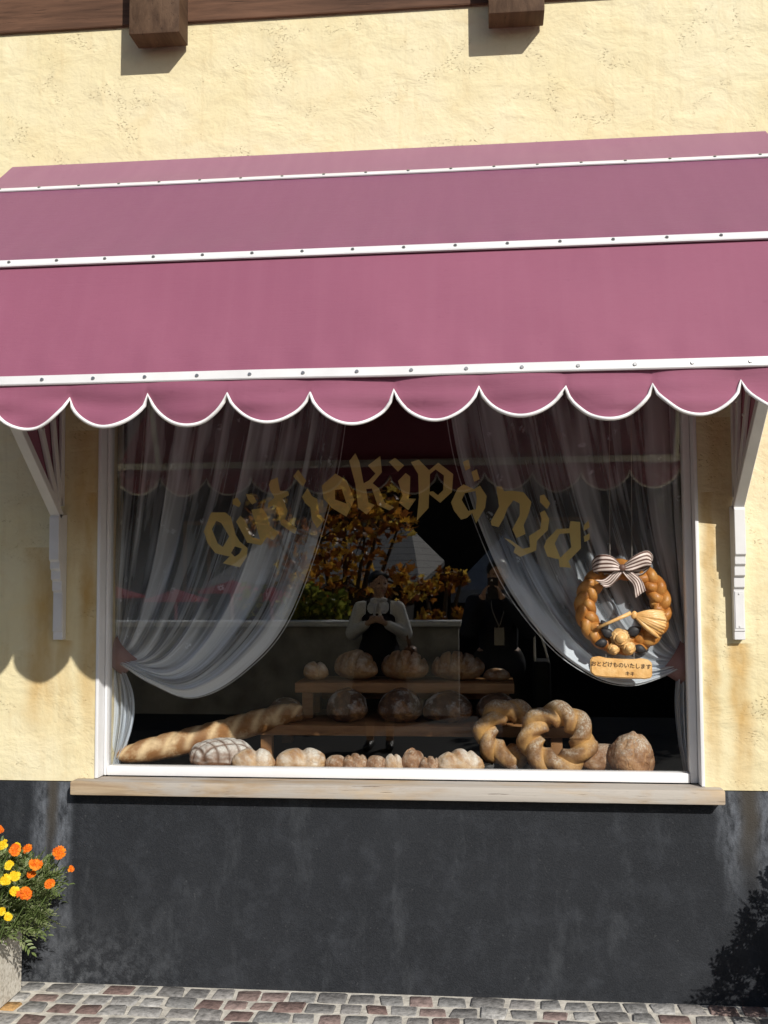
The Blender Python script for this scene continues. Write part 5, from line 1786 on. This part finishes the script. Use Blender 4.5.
for s in (-1, 1): capsule(bm, (s*.082, 0, .80), (s*.09, .012, .45), .105, .080); capsule(bm, (s*.09, .012, .45), (s*.09, -.01, .11), .078, .062)
obj('trousers', fuse(bm, .012, 4), M['trouser'], ph_, True, False)
bm = bmesh.new()
b = bmesh.new(); ellipsoid(b, (0, -.024, .034), (.085, .094, .088)); ellipsoid(b, (0, -.05, -.035), (.080, .055, .08)); capsule(b, (-.05, .045, .070), (.05, .045, .070), .026, .026)
join(bm, b, None, Rm)
obj('hair', fuse(bm, .008, 3), M['hair'], ph_, True, False)
for s in (-1, 1):
    bm = bmesh.new(); capsule(bm, (s*.085, -.04, .045), (s*.097, .15, .036), .043, .036); capsule(bm, (s*.085, -.04, .02), (s*.097, .15, .02), .026, .024)
    obj('shoe', fuse(bm, .008, 2), M['blouse'], ph_, True, False)
bm = bmesh.new()
for s in (-1, 1): tube(bm, spline([(s*.05, .04, 1.335), (s*.045, .158, 1.22), (.005, .168, 1.09)], 10), .006, 5, flat=.4)
box(bm, -.032, .042, .166, .171, .955, 1.085, .002)
obj('lanyard', bm, M['tag'], ph_, False, False)

phn = empty('phone', (0.0, -3.735, 1.36)); tag(phn, 'black phone held upright by the photographer', 'phone')
bm = bmesh.new(); box(bm, -.030, .046, -3.739, -3.731, 1.285, 1.440, .0035, 3); obj('phone_body', bm, M['shoe'], phn, True, angle=40)
bm = bmesh.new()
b2 = bmesh.new(); bmesh.ops.create_cone(b2, cap_ends=True, segments=20, radius1=.009, radius2=.008, depth=.004); join(bm, b2, None, Matrix.Translation((0, -3.729, 1.42)) @ Matrix.Rotation(R(90), 4, 'X'))
obj('lens', bm, M['white_metal'], phn, True, angle=40)
tp_ = pp+Vector((.315, .03, .52))
tb_ = empty('tote_bag', tp_); tag(tb_, "black canvas tote with pale handles hanging at the photographer's elbow", 'bag')
bm = bmesh.new(); box(bm, tp_.x-.06, tp_.x+.06, tp_.y-.16, tp_.y+.16, tp_.z, tp_.z+.32, .025, 3); obj('bag_body', bm, M['black_bag'], tb_, True)
for dx in (-.05, .05):
    bm = bmesh.new(); tube(bm, spline([tp_+Vector((dx, -.09, .31)), tp_+Vector((dx*.5-.03, -.03, .50)), tp_+Vector((-.09, .095, .635)), tp_+Vector((dx*.5-.03, .10, .50)), tp_+Vector((dx, .09, .31))], 20), .008, 6, flat=.5); obj('handle', bm, M['blouse'], tb_, True)


# ------------------------------------------------------------------ light, sky, camera
SUN = Vector((0.62, -1.0, 0.758)).normalized()
ld = bpy.data.lights.new('sun', 'SUN'); ld.energy = 4.6; ld.angle = R(0.5); ld.color = (1.0, 0.965, 0.91)
lo = bpy.data.objects.new('sun', ld); COL.objects.link(lo)
lo.rotation_mode = 'QUATERNION'; lo.rotation_quaternion = SUN.to_track_quat('Z', 'Y'); lo.location = SUN*20
w = bpy.data.worlds.new('World'); sc.world = w; w.use_nodes = True
nt = w.node_tree
bg = nt.nodes['Background']
sk = nt.nodes.new('ShaderNodeTexSky'); sk.sky_type = 'NISHITA'; sk.sun_disc = False
sk.sun_elevation = math.asin(SUN.z); sk.sun_rotation = math.atan2(SUN.x, SUN.y)
nt.links.new(sk.outputs[0], bg.inputs[0]); bg.inputs[1].default_value = 0.09

cd = bpy.data.cameras.new('camera'); co = bpy.data.objects.new('camera', cd); COL.objects.link(co)
cd.sensor_fit = 'VERTICAL'; cd.sensor_height = 24.0; cd.lens = F/1024*24.0
cd.clip_start = 0.02; cd.clip_end = 2000
co.matrix_world = Matrix(((RT.x, UP.x, -FW.x, CAM.x), (RT.y, UP.y, -FW.y, CAM.y), (RT.z, UP.z, -FW.z, CAM.z), (0, 0, 0, 1)))
sc.camera = co
vs = sc.view_settings
vs.view_transform = 'Standard'; vs.look = 'None'; vs.gamma = 1.0; vs.exposure = 0.0; vs.use_curve_mapping = False
cy = sc.cycles
cy.max_bounces = 10; cy.transparent_max_bounces = 24; cy.diffuse_bounces = 4; cy.glossy_bounces = 4
cy.sample_clamp_indirect = 6.0
